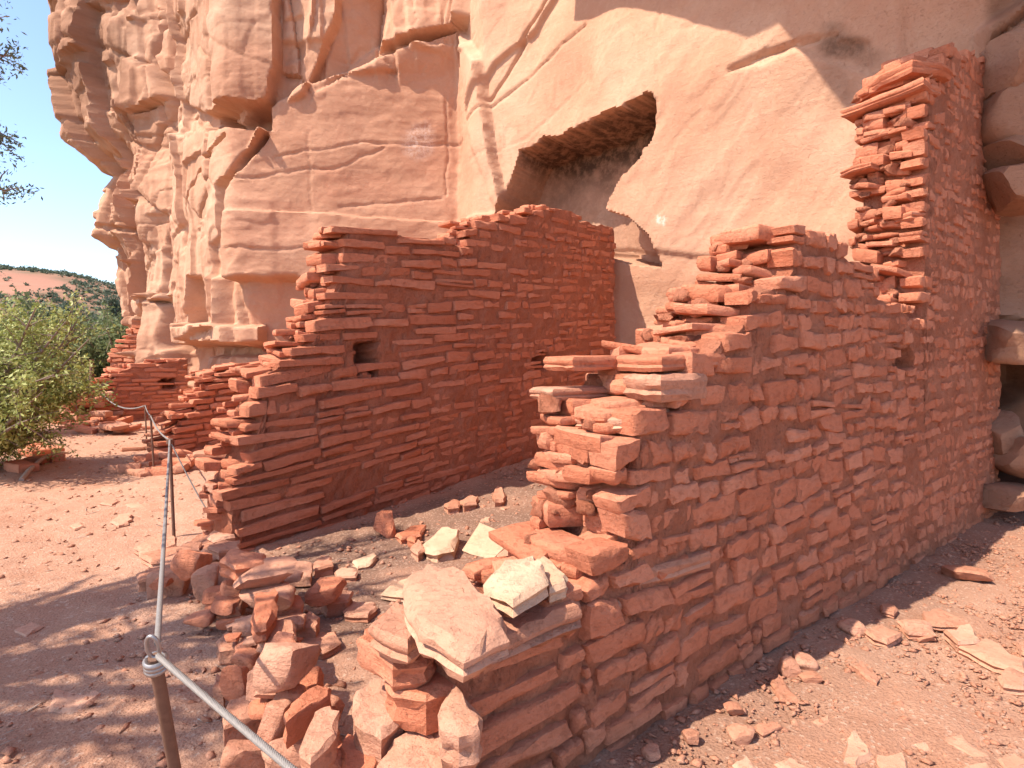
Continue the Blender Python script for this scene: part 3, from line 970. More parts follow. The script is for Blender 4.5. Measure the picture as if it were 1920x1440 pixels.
class Wall:
    """a ruined wall: mortar core of the profile's shape, stones in courses"""

    def __init__(s, name, label, P0, D, N, thick, prof, slope=0.0, pitch=0.12, L=(0.25, 0.6), hf=(0.6, 0.85), z0=-0.1, seed=1,
                 prot=(0.005, 0.035), holes=(), end_out=(-0.02, 0.12), step=0.03, mat=None, group=None, limit=300, flush=None, joints=(),
                 left_end=True, right_end=False, no_face=None, pitch_at=None, hf_at=None, mort=None, wave=0.03, lumps=0.0):
        R = random.Random(seed)
        s.R, s.P0, s.D, s.N, s.slope = R, Vector((*P0, 0)), Vector((*D, 0)), Vector((*N, 0)), slope
        s.root = empty(name, s.at(prof[0][0], -thick / 2, z0 + 0.1), label, 'wall', group)
        mat = mat or M_STONE
        pt = np.array([p[0] for p in prof])
        ph = np.array([p[1] for p in prof])
        t0, t1 = pt[0], pt[-1]

        def h(t):
            return np.interp(t, pt, ph)

        def hole(t, z):
            for (a, b, c, e, dp) in holes:
                if a < t < b and c < z < e:
                    return dp
            return 0
        lump_specs = []
        specs = []                       # (apparent size, verts, faces)

        def add(vf, w=1.0):
            vs, fs = vf
            c = sum((Vector(v) for v in vs), Vector()) / len(vs)
            ext = max((Vector(v) - c).length for v in vs)
            dcam = (c - Vector((0, 0, CH))).length
            specs.append((w * ext / dcam, vs, fs))
        # ---- mortar core
        ts = np.unique(np.concatenate([np.arange(t0, t1, step), [t1]]))
        nz = max(8, int((ph.max() - z0) / (step * 1.1)))
        T, K = np.meshgrid(ts, np.linspace(0, 1, nz + 1))
        er = np.min(np.stack([h(np.clip(ts + o_, t0, t1)) for o_ in np.linspace(-0.09, 0.09, 13)]), 0)
        er[:2] = np.minimum(er[:2], h(ts[:2]))
        hh = np.maximum(er[None, :] + 0 * T - 0.03 + 0.02 * fbm(T * 5, 0 * T, seed + 3.0, 3), z0 + 0.05)
        Zc = z0 + K * (hh - z0)
        mbase = np.vectorize(mort)(T, Zc) if mort else -0.016
        nfr = mbase + 0.015 * fbm(T * 6, Zc * 6, seed + 0.5, 3) + 0.017 * fbm(T * 24, Zc * 13, seed + 1.5, 3)
        for (a, b, c, e, dp) in holes:
            jx, jz = 0.05 * fbm(T * 9, Zc * 9, seed + 4.0, 3), 0.04 * fbm(T * 9, Zc * 9, seed + 6.0, 3)
            w = smooth(-0.02, 0.02, np.minimum(np.minimum(T + jx - a, b - T - jx), np.minimum(Zc + jz - c, e - Zc - jz)))
            nfr = nfr - w * dp
        nbk = -thick + 0.03 + 0.03 * fbm(T * 4, Zc * 4, seed + 7.5, 3)

        def co(Tn, Nn, Zn):
            return np.stack([P0[0] + D[0] * Tn + N[0] * Nn, P0[1] + D[1] * Tn + N[1] * Nn, Zn + slope * Tn], -1)
        nt = len(ts)
        # profile loop: front bottom->top, across the top, back top->bottom
        across = 7
        rows = [co(T, nfr, Zc)]
        topn = []
        for i in range(1, across):
            f = i / across
            zz = hh[-1] + 0.03 * fbm(ts * 6, f * 5 + 0 * ts, seed + 2.0, 3)
            topn.append(co(ts, nfr[-1] * (1 - f) + nbk[-1] * f, zz))
        rows.append(np.stack(topn))
        rows.append(co(T, nbk, Zc)[::-1])
        V = np.concatenate(rows, 0)
        nr = V.shape[0]
        idx = np.arange(nr * nt).reshape(nr, nt)
        q = np.stack([idx[:-1, :-1], idx[:-1, 1:], idx[1:, 1:], idx[1:, :-1]], -1).reshape(-1, 4)
        V = V.reshape(-1, 3)
        # end caps: quads between the front and back columns
        caps = []
        for col, flip in ((0, True), (nt - 1, False)):
            for k in range(nr // 2):
                a, b, c, e = idx[k, col], idx[k + 1, col], idx[nr - 2 - k, col], idx[nr - 1 - k, col]
                if len({a, b, c, e}) == 4:
                    caps.append((a, b, c, e) if flip else (e, c, b, a))
        q = np.concatenate([q, np.array(caps)])
        loc = s.root.location
        m = np_mesh('mortar_core', V - np.array(loc), q)
        shade(m, 60)
        link('mortar_core', m, M_MORTAR, s.root)
        # ---- courses
        z = z0 + 0.02
        fine = np.arange(t0, t1 + 0.001, 0.02)
        hf_arr = h(fine)
        while z < ph.max():
            p = pitch * R.uniform(0.78, 1.22)
            ins = hf_arr >= z + 0.6 * p
            runs = []
            i = 0
            while i < len(fine):
                if ins[i]:
                    j = i
                    while j + 1 < len(fine) and ins[j + 1]:
                        j += 1
                    if fine[j] - fine[i] > 0.08:
                        runs.append((fine[i], fine[j]))
                    i = j + 1
                else:
                    i += 1
            for (a, b) in runs:
                el = left_end or a > t0 + 0.05
                er = right_end or b < t1 - 0.05
                x = a - (R.uniform(*end_out) if el else 0)
                first = True
                while x < b - 0.03:
                    sc = pitch_at(x) if pitch_at else 1.0
                    Ls = R.uniform(*L) * sc
                    if R.random() < 0.12:
                        Ls *= 0.5
                    for jt in joints:
                        if x < jt < x + Ls:
                            Ls = max(0.06, jt - x)
                    Ls = min(Ls, max(0.08, b - x + (R.uniform(*end_out) if er else 0.0)))
                    xm = x + Ls / 2
                    hs = p * R.uniform(*(hf_at(xm) if hf_at else hf))
                    zc = z + p / 2 + wave * float(vnoise(xm * 1.1, z * 1.6, seed)) + R.uniform(-0.008, 0.008)
                    dp = hole(xm, zc)
                    if no_face and no_face(xm, zc):
                        dp = 1
                    fl = flush(xm, zc) if flush else 0.0
                    if not dp and R.random() > 0.035 + 0.16 * fl:
                        pieces = [(hs, zc)]
                        if hs > 0.085 and R.random() < 0.16:
                            k = R.uniform(0.4, 0.6)
                            pieces = [(hs * k - 0.008, zc - hs * (1 - k) / 2), (hs * (1 - k) - 0.008, zc + hs * k / 2)]
                        for hp, zp in pieces:
                            pr = R.uniform(*prot) * (1 - 0.75 * fl) - 0.012 * fl
                            s.face_stone(add, xm, zp, Ls - R.uniform(0.008, 0.03), hp, pr, 0.15)
                    top = h(xm) < z + 1.65 * p
                    if top:
                        nn = -0.13
                        while nn > -thick + 0.04:
                            wd = min(R.uniform(0.14, 0.30), thick + nn)
                            if wd > 0.06:
                                s.flag(add, xm + R.uniform(-0.03, 0.03), nn - wd / 2, z + p + R.uniform(-0.02, 0.02), Ls * R.uniform(0.7, 1.1), wd * 1.05, hs * R.uniform(0.7, 1.1))
                            nn -= wd
                    if el and first:
                        nn = -0.12
                        while nn > -thick + 0.02:
                            wd = min(R.uniform(0.12, 0.26), thick + nn + 0.03)
                            if wd > 0.05 and R.random() < 0.93:
                                o = R.uniform(*end_out)
                                ln = R.uniform(0.24, 0.40)
                                if R.random() < 0.5:
                                    s.flag(add, a - o + ln / 2, nn - wd / 2, z + p * 0.95, ln, wd * 1.12, p * R.uniform(0.3, 0.5), tilt=0.12)
                                    o = R.uniform(*end_out)
                                    s.flag(add, a - o + ln / 2, nn - wd / 2 + R.uniform(-0.04, 0.04), z + p * 0.46, ln, wd * R.uniform(0.8, 1.2), p * R.uniform(0.3, 0.5), tilt=0.12)
                                else:
                                    s.flag(add, a - o + ln / 2, nn - wd / 2, z + p * R.uniform(0.85, 1.0), ln, wd * R.uniform(1.0, 1.25), p * R.uniform(0.6, 1.0), tilt=0.14)
                            if R.random() < lumps:
                                lw = R.uniform(0.03, 0.068)
                                P_, f_ = rock(R, lw * 1.3, lw, lw * R.uniform(0.5, 0.9), 2, 7, 0.25, 0.2)
                                lump_specs.append((place_rock(P_, s.at(a - R.uniform(-0.06, 0.03), nn - R.uniform(0, wd), z + R.uniform(0, p)), R.uniform(0, 6)), f_))
                            nn -= wd
                    first = False
                    x += Ls
            z += p
        for vs, fs in lump_specs:
            mesh_obj('mud_lump', vs, fs, M_MORTAR, s.root, 70)
        specs.sort(key=lambda q_: -q_[0])
        for w, vs, fs in specs[:limit]:
            mesh_obj('stone', vs, fs, mat, s.root, 48)
        if specs[limit:]:
            vs, fs = join_specs([(v, f) for _, v, f in specs[limit:]])
            o = mesh_obj('small_stones', vs, fs, mat, s.root, 38)
            o['kind'] = 'stuff'

    def at(s, t, n, z):
        return s.P0 + s.D * t + s.N * n + Vector((0, 0, z + s.slope * t))

    def face_stone(s, add, t, z, L, H, pr, depth):
        R = s.R
        out = outline_rect(L, H, R, 3 if L > 0.12 else 2, 1, 0.14)
        vs, fs = prism(out, depth, R, min(0.012, 0.16 * H), 0.005)
        an = R.gauss(0, 0.035)
        ta, tb = R.gauss(0, 0.03), R.gauss(0, 0.06)
        r = []
        for a, b, c in vs:
            a2, b2 = a * math.cos(an) - b * math.sin(an), a * math.sin(an) + b * math.cos(an)
            r.append(s.at(t + a2, pr + c + ta * a2 + tb * b2, z + b2))
        add((r, fs))

    def flag(s, add, t, n, ztop, L, Wd, H, tilt=0.05):
        R = s.R
        out = outline_rect(L, Wd, R, 1, 1, 0.16)
        vs, fs = slab(out, H, R, min(0.014, 0.2 * H), 0.004)
        an = R.gauss(0, 0.12)
        ta, tb = R.gauss(0, tilt), R.gauss(0, tilt)
        r = []
        for a, b, c in vs:
            a2, b2 = a * math.cos(an) - b * math.sin(an), a * math.sin(an) + b * math.cos(an)
            r.append(s.at(t + a2, n + b2, ztop + c + ta * a2 + tb * b2))
        add((r, fs))


def wall_profile(P0, D, pts, slope=0.0):
    """profile points given where they show on the wall's front plane"""
    out = []
    for px, py in pts:
        k = (px - CX) / F
        t = (k * P0[1] - P0[0]) / (D[0] - k * D[1])
        d = P0[1] + D[1] * t
        out.append((t, CH + (HY - py) / F * d - slope * t))
    return out


ledge_boulders()

# ---- near wall with the tower
B0, BD, BN = (0.965, 2.92), (0.770, 0.638), (0.638, -0.770)
profB = wall_profile(B0, BD, [(866, 1222), (1092, 1118), (1096, 1064), (1160, 1050), (1170, 840), (1180, 780), (1262, 765), (1268, 700), (1322, 655), (1335, 632), (1390, 596), (1402, 556),
                              (1425, 528), (1470, 505), (1482, 440), (1505, 418), (1584, 430), (1592, 472), (1640, 505), (1652, 548), (1726, 592),
                              (1732, 330), (1738, 200), (1746, 118), (1785, 92), (1845, 108), (1876, 130)])
tJ = wall_profile(B0, BD, [(1094, 1000)])[0][0]
tT = wall_profile(B0, BD, [(1732, 330)])[0][0]
hx0, hz0 = wall_profile(B0, BD, [(1682, 692)])[0]
hx1, hz1 = wall_profile(B0, BD, [(1712, 652)])[0]
wallB = Wall('stone_wall', 'tall stepped sandstone wall with a tower-like end against the cliff, low stub with slabs', B0, BD, BN, 0.50, profB,
             pitch=0.115, L=(0.13, 0.38), hf=(0.55, 0.97), z0=-0.12, seed=21, prot=(-0.004, 0.022), wave=0.05, lumps=0.9,
             hf_at=lambda t: (0.50, 0.68) if t < tJ else (0.55, 0.97),
             mort=lambda t, z: -0.018 if t < tJ else -0.010 + 0.002 * min(1.0, max(0.0, (t - 0.3) / 3.0)),
             holes=[(hx0, hx1, hz0, hz1, 0.22)], end_out=(-0.03, 0.09), step=0.028, joints=(tJ,),
             flush=lambda t, z: float(smooth(1.8, 3.4, t) * 0.45 + smooth(tT - 0.1, tT + 0.1, t) * smooth(1.9, 2.3, z) * 0.15),
             pitch_at=lambda t: 1.7 if t < tJ else (1.0 - 0.3 * float(smooth(0.5, 3.5, t))))

# ---- back wall of the room
A0, AD, AN, ASL = (-2.15, 4.84), (0.625, 0.781), (0.781, -0.625), 0.058
profA = wall_profile(A0, AD, [(436, 905), (440, 875), (456, 850), (466, 800), (476, 780), (484, 700), (524, 680), (540, 655), (572, 640), (588, 600), (606, 555), (626, 505), (634, 440), (642, 418),
                              (660, 426), (720, 434), (800, 441), (868, 458), (876, 428), (895, 412), (950, 404), (1003, 398), (1012, 388), (1080, 388), (1094, 412), (1152, 424)], ASL)
holesA = []
for (x0, y0, x1, y1, dp) in ((676, 698, 708, 646, 0.28), (1006, 690, 1028, 660, 0.22)):
    a, c = wall_profile(A0, AD, [(x0, y0)], ASL)[0]
    b, e = wall_profile(A0, AD, [(x1, y1)], ASL)[0]
    holesA.append((a, b, min(c, e), max(c, e), dp))
wallA = Wall('stone_wall', 'long thin-coursed sandstone wall across the room floor, shaded face with two beam holes', A0, AD, AN, 0.45, profA, ASL,
             pitch=0.112, L=(0.24, 0.80), hf=(0.46, 0.84), z0=-0.12, seed=5, prot=(-0.004, 0.036), wave=0.045, lumps=0.3,
             mort=lambda t, z: -0.013 + 0.008 * min(1.0, max(0.0, (t + 0.5 * (1.2 - z) - 1.4) / 2.0)), holes=holesA, end_out=(-0.06, 0.11), step=0.034, right_end=True,
             flush=lambda t, z: float(np.clip(0.45 * smooth(1.9, 3.4, t + 0.5 * (1.2 - z)) + 0.35 * smooth(1.2, 0.3, z) * smooth(0.6, 2.0, t), 0, 0.9)),
             pitch_at=lambda t: 1.0 - 0.42 * float(smooth(1.2, 3.6, t)))

# ---- middle ruin behind the back wall's left end
C0 = (G(322, 858, 0.06).x, G(322, 858, 0.06).y)
profC = wall_profile(C0, AD, [(322, 822), (334, 800), (352, 772), (378, 758), (386, 732), (402, 722), (408, 700), (420, 690), (470, 684), (520, 684)], 0.03)
wallC = Wall('stone_wall', 'low stepped stub of sandstone wall behind the ragged end of the long wall', C0, AD, AN, 0.5, profC, 0.03,
             pitch=0.10, L=(0.2, 0.6), hf=(0.6, 0.9), z0=-0.1, seed=33, prot=(0.0, 0.05), end_out=(-0.05, 0.30), step=0.05)

# ---- far ruin
D0_ = (G(196, 790).x, G(196, 790).y)
profD = wall_profile(D0_, (0.72, 0.694), [(196, 756), (204, 722), (216, 694), (236, 688), (286, 684), (330, 672), (352, 668)])
hx, hz = wall_profile(D0_, (0.72, 0.694), [(316, 719)])[0]
wallD = Wall('stone_wall', 'distant low sandstone wall below the cliff ledge with a square dark opening', D0_, (0.72, 0.694), (0.694, -0.72), 0.6, profD, 0.0,
             pitch=0.105, L=(0.25, 0.8), hf=(0.6, 0.85), z0=-0.1, seed=41, prot=(0.0, 0.04), holes=[(hx - 0.16, hx + 0.16, hz - 0.11, hz + 0.11, 0.3)], end_out=(-0.05, 0.4), step=0.06,
             flush=lambda t, z: 0.4)
E0_ = (W(216, 660, 17.6).x, 17.6)
profE = wall_profile(E0_, (0.97, 0.24), [(206, 668), (220, 648), (236, 632), (250, 620), (262, 606), (300, 602), (318, 604)])
wallE = Wall('stone_wall', 'small broken sandstone wall climbing to the foot of the far buttress', E0_, (0.97, 0.24), (0.24, -0.97), 0.5, profE, 0.0,
             pitch=0.13, L=(0.25, 0.7), hf=(0.6, 0.9), z0=-0.1, seed=43, prot=(0.0, 0.07), end_out=(-0.05, 0.2), step=0.07)

# ------------------------------------------------------------------ loose stones traced in place
def dens(pts, R, n=3, jit=0.035):
    out = []
    k = len(pts)
    for i in range(k):
        a, b = pts[i], pts[(i + 1) % k]
        ex, ey = b[0] - a[0], b[1] - a[1]
        out.append((a[0] + R.uniform(-jit, jit) * 0.3 * (abs(ex) + abs(ey)), a[1] + R.uniform(-jit, jit) * 0.3 * (abs(ex) + abs(ey))))
        for j in range(1, n):
            t = j / n
            w = R.uniform(-jit, jit) * 1.4
            out.append((a[0] + ex * t - ey * w, a[1] + ey * t + ex * w))
    return out


RS = random.Random(99)


def traced(name, px_pts, z, thick, label, cat, group=None, mat=None, tilt=(0.0, 0.0), bev=None, layers=1, n=3, parent=None):
    """a stone whose upper outline passes through the given picture points on a (tilted) plane at height z"""
    c = [G(a, b, z) for a, b in px_pts]
    cc = sum(c, Vector()) / len(c)
    pts = []
    for a, b in px_pts:
        # ray - plane z = z + tx*(x-cx) + ty*(y-cy)
        dx, dz = (a - CX) / F, (HY - b) / F
        den = dz - tilt[0] * dx - tilt[1]
        d = (z - CH - tilt[0] * cc.x - tilt[1] * cc.y) / den
        pts.append((dx * d, d))
    area = sum(p[0] * q[1] - q[0] * p[1] for p, q in zip(pts, pts[1:] + pts[:1]))
    if area < 0:
        pts = pts[::-1]
    size = max(math.hypot(p[0] - cc.x, p[1] - cc.y) for p in pts)
    bev = bev if bev is not None else min(0.03, 0.1 * size, 0.3 * thick)
    o2 = dens(pts, RS, n)
    vs, fs = slab(o2, thick, RS, bev, 0.12 * bev, layers)
    ph = RS.uniform(0, 50)
    amp = 0.05 * size
    wv = []
    for a, b, c_ in vs:
        nz_ = float(vnoise(a * 5 / max(size, 0.05) * 0.35 + ph, b * 5 / max(size, 0.05) * 0.35, c_ * 6))
        wv.append(Vector((a, b, z + tilt[0] * (a - cc.x) + tilt[1] * (b - cc.y) + c_ + amp * nz_ * (1.0 if c_ > -thick * 0.5 else 0.3))))
    # a coarser inner ring makes the top face uneven
    o = mesh_obj(name, wv, fs, mat or M_RUBBLE, parent, 42)
    if parent is None:
        tag(o, label, cat, group)
    return o


# slabs lying on the stub of the near wall
traced('stone_slab', [(835, 1172), (905, 1120), (1000, 1078), (1086, 1112), (1092, 1136), (990, 1172), (905, 1204)], 0.68, 0.105, 'thick ledge slab capping the low stub of the near wall', 'slab', None, M_RUBBLE, layers=2)
traced('stone_slab', [(757, 1078), (800, 1052), (874, 1056), (908, 1108), (944, 1146), (956, 1180), (868, 1220), (786, 1178), (758, 1122)], 0.80, 0.095,
       'largest flat pale slab lying on top of the low wall stub', 'slab', None, M_PALE, tilt=(0.05, 0.04), layers=2)
traced('stone_slab', [(905, 1082), (945, 1042), (1002, 1036), (1020, 1052), (1028, 1088), (962, 1128), (910, 1100)], 0.80, 0.075,
       'square tan slab with a chipped corner leaning on the stub top', 'slab', None, M_CREAM, tilt=(0.02, 0.10), layers=1)
traced('stone_slab', [(1004, 1046), (1018, 1040), (1066, 1078), (1062, 1092), (1030, 1102)], 0.76, 0.07,
       'pale bright slab beside the chipped slab near the wall corner', 'slab', None, M_CREAM, layers=1)
traced('stone_slab', [(688, 1172), (742, 1128), (790, 1136), (806, 1176), (764, 1206)], 0.70, 0.085, 'pinkish slab jutting out from under the largest stub slab', 'slab', None, M_RUBBLE, layers=2)
traced('stone_slab', [(666, 1196), (690, 1178), (770, 1205), (820, 1210), (800, 1235), (735, 1246)], 0.60, 0.10, 'weathered lower slab below the pinkish slab of the stub end', 'slab', None, M_STONE, layers=1)
traced('stone_slab', [(720, 1268), (790, 1242), (850, 1232), (858, 1290), (800, 1310), (735, 1300)], 0.50, 0.12, 'dark recessed stone in the shaded end of the stub', 'slab', None, M_STONE)
traced('stone_slab', [(820, 1332), (850, 1280), (870, 1300), (906, 1340), (900, 1362), (860, 1372), (826, 1358)], 0.50, 0.14, 'sunlit blocky stone at the foot of the stub end', 'slab', None, M_RUBBLE, layers=2)
traced('stone_slab', [(706, 1424), (732, 1384), (792, 1322), (832, 1312), (862, 1402), (905, 1450), (800, 1475), (704, 1462)], 0.36, 0.20, 'big smooth pink slab leaning below the stub end', 'slab', None, M_RUBBLE, tilt=(0.1, 0.15), layers=1)
traced('stone_slab', [(660, 1332), (668, 1290), (716, 1268), (768, 1330), (760, 1346), (716, 1372), (665, 1350)], 0.40, 0.15, 'angular pink block beside the big smooth slab', 'slab', None, M_RUBBLE, layers=1)
traced('stone_slab', [(634, 1402), (650, 1372), (702, 1372), (716, 1402), (700, 1452), (648, 1458)], 0.30, 0.2, 'rounded rusty block in front of the angular pink block', 'slab', None, M_STONE, layers=1)
# lintels and ledges at the ragged end of the near wall
BL = 'ragged end of the near wall'
for pts, z, th, mat, lab in (
        ([(1068, 690), (1075, 672), (1140, 664), (1178, 668), (1172, 690), (1120, 698)], 1.585, 0.065, M_STONE, 'layered lintel slab jutting out of the wall end toward the long wall'),
        ([(1160, 686), (1170, 670), (1240, 662), (1305, 664), (1312, 680), (1230, 694)], 1.595, 0.07, M_STONE, 'second lintel slab running back into the stepped wall')):
    pass


def lintel(label, t, n, ztop, L, Wd, H, ang=0.0, mat=None, tilt=(0, 0), seed=1):
    R = random.Random(seed)
    out = dens(outline_rect(L, Wd, R, 1, 1, 0.14), R, 2, 0.03)
    vs, fs = slab(out, H, R, min(0.02, 0.22 * H), 0.004, 2)
    r = []
    for a, b, c in vs:
        a2, b2 = a * math.cos(ang) - b * math.sin(ang), a * math.sin(ang) + b * math.cos(ang)
        r.append(wallB.at(t + a2, n + b2, ztop + c + tilt[0] * a2 + tilt[1] * b2))
    o = mesh_obj('ledge_stone', r, fs, mat or M_STONE, None, 42)
    tag(o, label, 'slab')
    return o


def tz(px, py, n):
    """t, z on the wall plane offset by n that shows at the picture point"""
    P = (B0[0] + BN[0] * n, B0[1] + BN[1] * n)
    return wall_profile(P, BD, [(px, py)])[0]


for i, (px, py, n, L, Wd, H, ang, tilt, mat, lab) in enumerate((
        (1130, 668, -0.42, 0.56, 0.24, 0.060, 0.05, (0.02, 0), M_STONE, 'layered lintel slab jutting out of the near wall end toward the long wall'),
        (1238, 664, -0.24, 0.50, 0.40, 0.070, 0.02, (0.03, 0), M_STONE, 'upper lintel slab lying across the stepped end of the near wall'),
        (1075, 726, -0.46, 0.44, 0.22, 0.055, -0.1, (0, 0), M_RUBBLE, 'flat brown slab sticking out below the lintels'),
        (1246, 700, -0.12, 0.42, 0.30, 0.115, 0.0, (0, 0), M_RUBBLE, 'thick block below the upper lintel at the wall corner'),
        (1185, 776, -0.18, 0.48, 0.34, 0.060, 0.0, (0, 0.05), M_PALE, 'thin pale ledge slab halfway down the near wall end'),
        (1118, 750, -0.36, 0.20, 0.22, 0.10, 0.3, (0, 0), M_RUBBLE, 'lumpy block resting on the thin pale ledge slab'),
        (1215, 745, -0.14, 0.19, 0.20, 0.09, -0.2, (0, 0), M_RUBBLE, 'second block on the thin pale ledge slab'),
        (1205, 1046, -0.12, 0.62, 0.34, 0.075, 0.0, (0, 0.04), M_RUBBLE, 'long ledge slab low on the near wall end'),
        (1130, 1000, -0.30, 0.30, 0.34, 0.14, 0.2, (0, 0.05), M_PALE, 'pale weathered stone above the long low ledge'),
        (1140, 1095, -0.16, 0.30, 0.30, 0.09, 0.15, (0, 0), M_RUBBLE, 'wedge stone under the long low ledge'))):
    t, z = tz(px, py, n)
    lintel(lab, t, n, z, L, Wd, H, ang, mat, tilt, 300 + i)

for i, (py, n, dt, L, Wd, H, tn, lab) in enumerate((
        (106, -0.25, 0.24, 0.46, 0.54, 0.10, 0.12, 'big slanted slab capping the sunlit edge of the tower-like wall end'),
        (150, -0.27, 0.20, 0.44, 0.54, 0.08, 0.10, 'second slanted slab under the cap of the tower-like wall end'),
        (286, -0.46, 0.14, 0.40, 0.30, 0.05, 0.05, 'thin slab jutting out halfway up the tower-like wall end'),
        (395, -0.20, 0.14, 0.36, 0.40, 0.07, 0.08, 'slanting stone lower on the sunlit tower-like wall end'),
        (452, -0.28, 0.16, 0.36, 0.44, 0.06, 0.06, 'thin slanting stone near the foot of the tower-like wall end'))):
    t, z = tz(1735, py, 0)
    lintel(lab, tT + dt, n, z + tn * n, L, Wd, H, 0.05, M_STONE, (0.0, tn), 340 + i)

# the collapsed front wall: heap of rubble running from the stub to the long wall
HEAP = 'rubble stones of the collapsed front wall'
heap_lab = ['blocky rubble stone in the heap of the collapsed front wall', 'flat rubble stone in the heap of the collapsed front wall']
heap = [
    ([(333, 1062), (350, 1028), (382, 1036), (388, 1062), (372, 1082), (345, 1088)], 0.34, 0.22), ([(366, 1096), (386, 1050), (412, 1056), (408, 1098), (388, 1124), (369, 1114)], 0.30, 0.26),
    ([(283, 1102), (300, 1075), (340, 1062), (350, 1098), (322, 1124), (285, 1126)], 0.16, 0.18), ([(410, 1047), (430, 1028), (470, 1032), (500, 1038), (498, 1056), (440, 1064)], 0.40, 0.12),
    ([(446, 1088), (462, 1054), (500, 1055), (530, 1050), (548, 1074), (545, 1092), (490, 1092), (449, 1102)], 0.38, 0.14), ([(460, 1116), (480, 1092), (520, 1092), (556, 1110), (552, 1130), (510, 1132), (466, 1140)], 0.28, 0.14),
    ([(470, 1156), (476, 1112), (518, 1102), (522, 1130), (498, 1172), (478, 1174)], 0.34, 0.12), ([(480, 1190), (496, 1160), (550, 1160), (556, 1194), (530, 1204)], 0.27, 0.10),
    ([(440, 1182), (460, 1156), (490, 1166), (490, 1190), (450, 1192)], 0.18, 0.14), ([(420, 1110), (440, 1090), (462, 1100), (462, 1122), (436, 1130)], 0.24, 0.16),
    ([(412, 1136), (432, 1118), (462, 1128), (462, 1150), (430, 1160)], 0.18, 0.16), ([(404, 1200), (424, 1184), (450, 1190), (446, 1212), (412, 1218)], 0.10, 0.10),
    ([(440, 1212), (460, 1196), (492, 1200), (486, 1224), (446, 1226)], 0.14, 0.12), ([(492, 1264), (502, 1212), (540, 1202), (580, 1246), (570, 1284), (520, 1276)], 0.42, 0.16),
    ([(462, 1290), (468, 1242), (500, 1246), (522, 1290), (510, 1310), (482, 1306)], 0.28, 0.18), ([(420, 1262), (440, 1236), (460, 1242), (470, 1290), (450, 1314), (426, 1292)], 0.22, 0.16),
    ([(398, 1290), (406, 1262), (424, 1266), (420, 1292)], 0.12, 0.12), ([(418, 1342), (430, 1312), (460, 1302), (490, 1340), (460, 1352), (420, 1362)], 0.12, 0.12),
    ([(530, 1340), (546, 1314), (600, 1280), (622, 1286), (620, 1302), (570, 1332), (536, 1352)], 0.36, 0.10), ([(560, 1396), (590, 1332), (620, 1318), (638, 1332), (630, 1376), (582, 1424), (563, 1410)], 0.42, 0.12),
    ([(490, 1332), (502, 1302), (546, 1322), (532, 1372), (540, 1402), (510, 1392)], 0.24, 0.2), ([(505, 1210), (520, 1180), (552, 1184), (556, 1208), (540, 1222)], 0.33, 0.10),
    ([(548, 1400), (570, 1360), (600, 1400), (620, 1440), (580, 1460), (540, 1430)], 0.26, 0.2), ([(500, 1420), (520, 1392), (556, 1400), (570, 1440), (530, 1456)], 0.16, 0.16),
    ([(600, 1430), (640, 1400), (660, 1440), (640, 1480), (590, 1480)], 0.30, 0.2), ([(420, 1460), (500, 1385), (512, 1450), (470, 1480)], 0.14, 0.14),
    ([(520, 1300), (545, 1280), (580, 1290), (560, 1318), (530, 1320)], 0.26, 0.16), ([(578, 1104), (592, 1084), (620, 1086), (642, 1116), (620, 1130), (582, 1130)], 0.22, 0.2),
    ([(555, 1164), (580, 1146), (600, 1156), (592, 1176), (560, 1174)], 0.12, 0.1), ([(600, 1120), (622, 1102), (664, 1108), (654, 1126), (612, 1132)], 0.10, 0.1),
    ([(520, 1140), (540, 1120), (568, 1126), (566, 1146), (532, 1154)], 0.2, 0.14), ([(390, 1078), (412, 1060), (444, 1070), (440, 1092), (400, 1098)], 0.26, 0.2),
    ([(580, 1318), (604, 1300), (640, 1316), (640, 1330), (600, 1336)], 0.26, 0.16), ([(560, 1300), (590, 1262), (606, 1272), (580, 1310)], 0.2, 0.14),
]
def lump_at(name, pts, z_top, label, group, mat, R, hmul=1.0, cuts=9, round_=0.0, ground=False):
    """blocky stone that fills the given picture outline, its top near z_top"""
    x0, x1 = min(p[0] for p in pts), max(p[0] for p in pts)
    y0, y1 = min(p[1] for p in pts), max(p[1] for p in pts)
    cxp, cyp = (x0 + x1) / 2, (y0 + y1) / 2
    zc = z_top * 0.6
    for _ in range(3):
        c = G(cxp, cyp, zc)
        wv, hv = (x1 - x0) / F * c.y, (y1 - y0) / F * c.y
        ph = math.atan2(CH - zc, c.y)
        dp = 0.8 * wv
        H = max(0.35 * wv, min(1.2 * wv, (hv - 0.75 * dp * math.sin(ph)) / math.cos(ph))) * hmul
        zc = max(H * 0.32 + float(ground_z(c.x, c.y)), z_top - H / 2) if not ground else H * 0.36 + float(ground_z(c.x, c.y))
    # lie of the outline gives the turn of the stone
    sxy = sum((p[0] - cxp) * (p[1] - cyp) for p in pts)
    big = 1.0 if ground else 1.06
    P, f = rock(R, wv * 0.53 * big, dp * 0.58 * big, H * 0.56 * big, 3, cuts, 0.07, round_)
    yaw = -0.45 * max(-1, min(1, sxy / (0.25 * (x1 - x0) * (y1 - y0) * len(pts) / 2 + 1e-6)))
    o = mesh_obj(name, place_rock(P, c, yaw + R.uniform(-0.15, 0.15), (R.gauss(0, 0.12), R.gauss(0.05, 0.12))), f, mat, None, 45)
    return tag(o, label, 'stone', group)


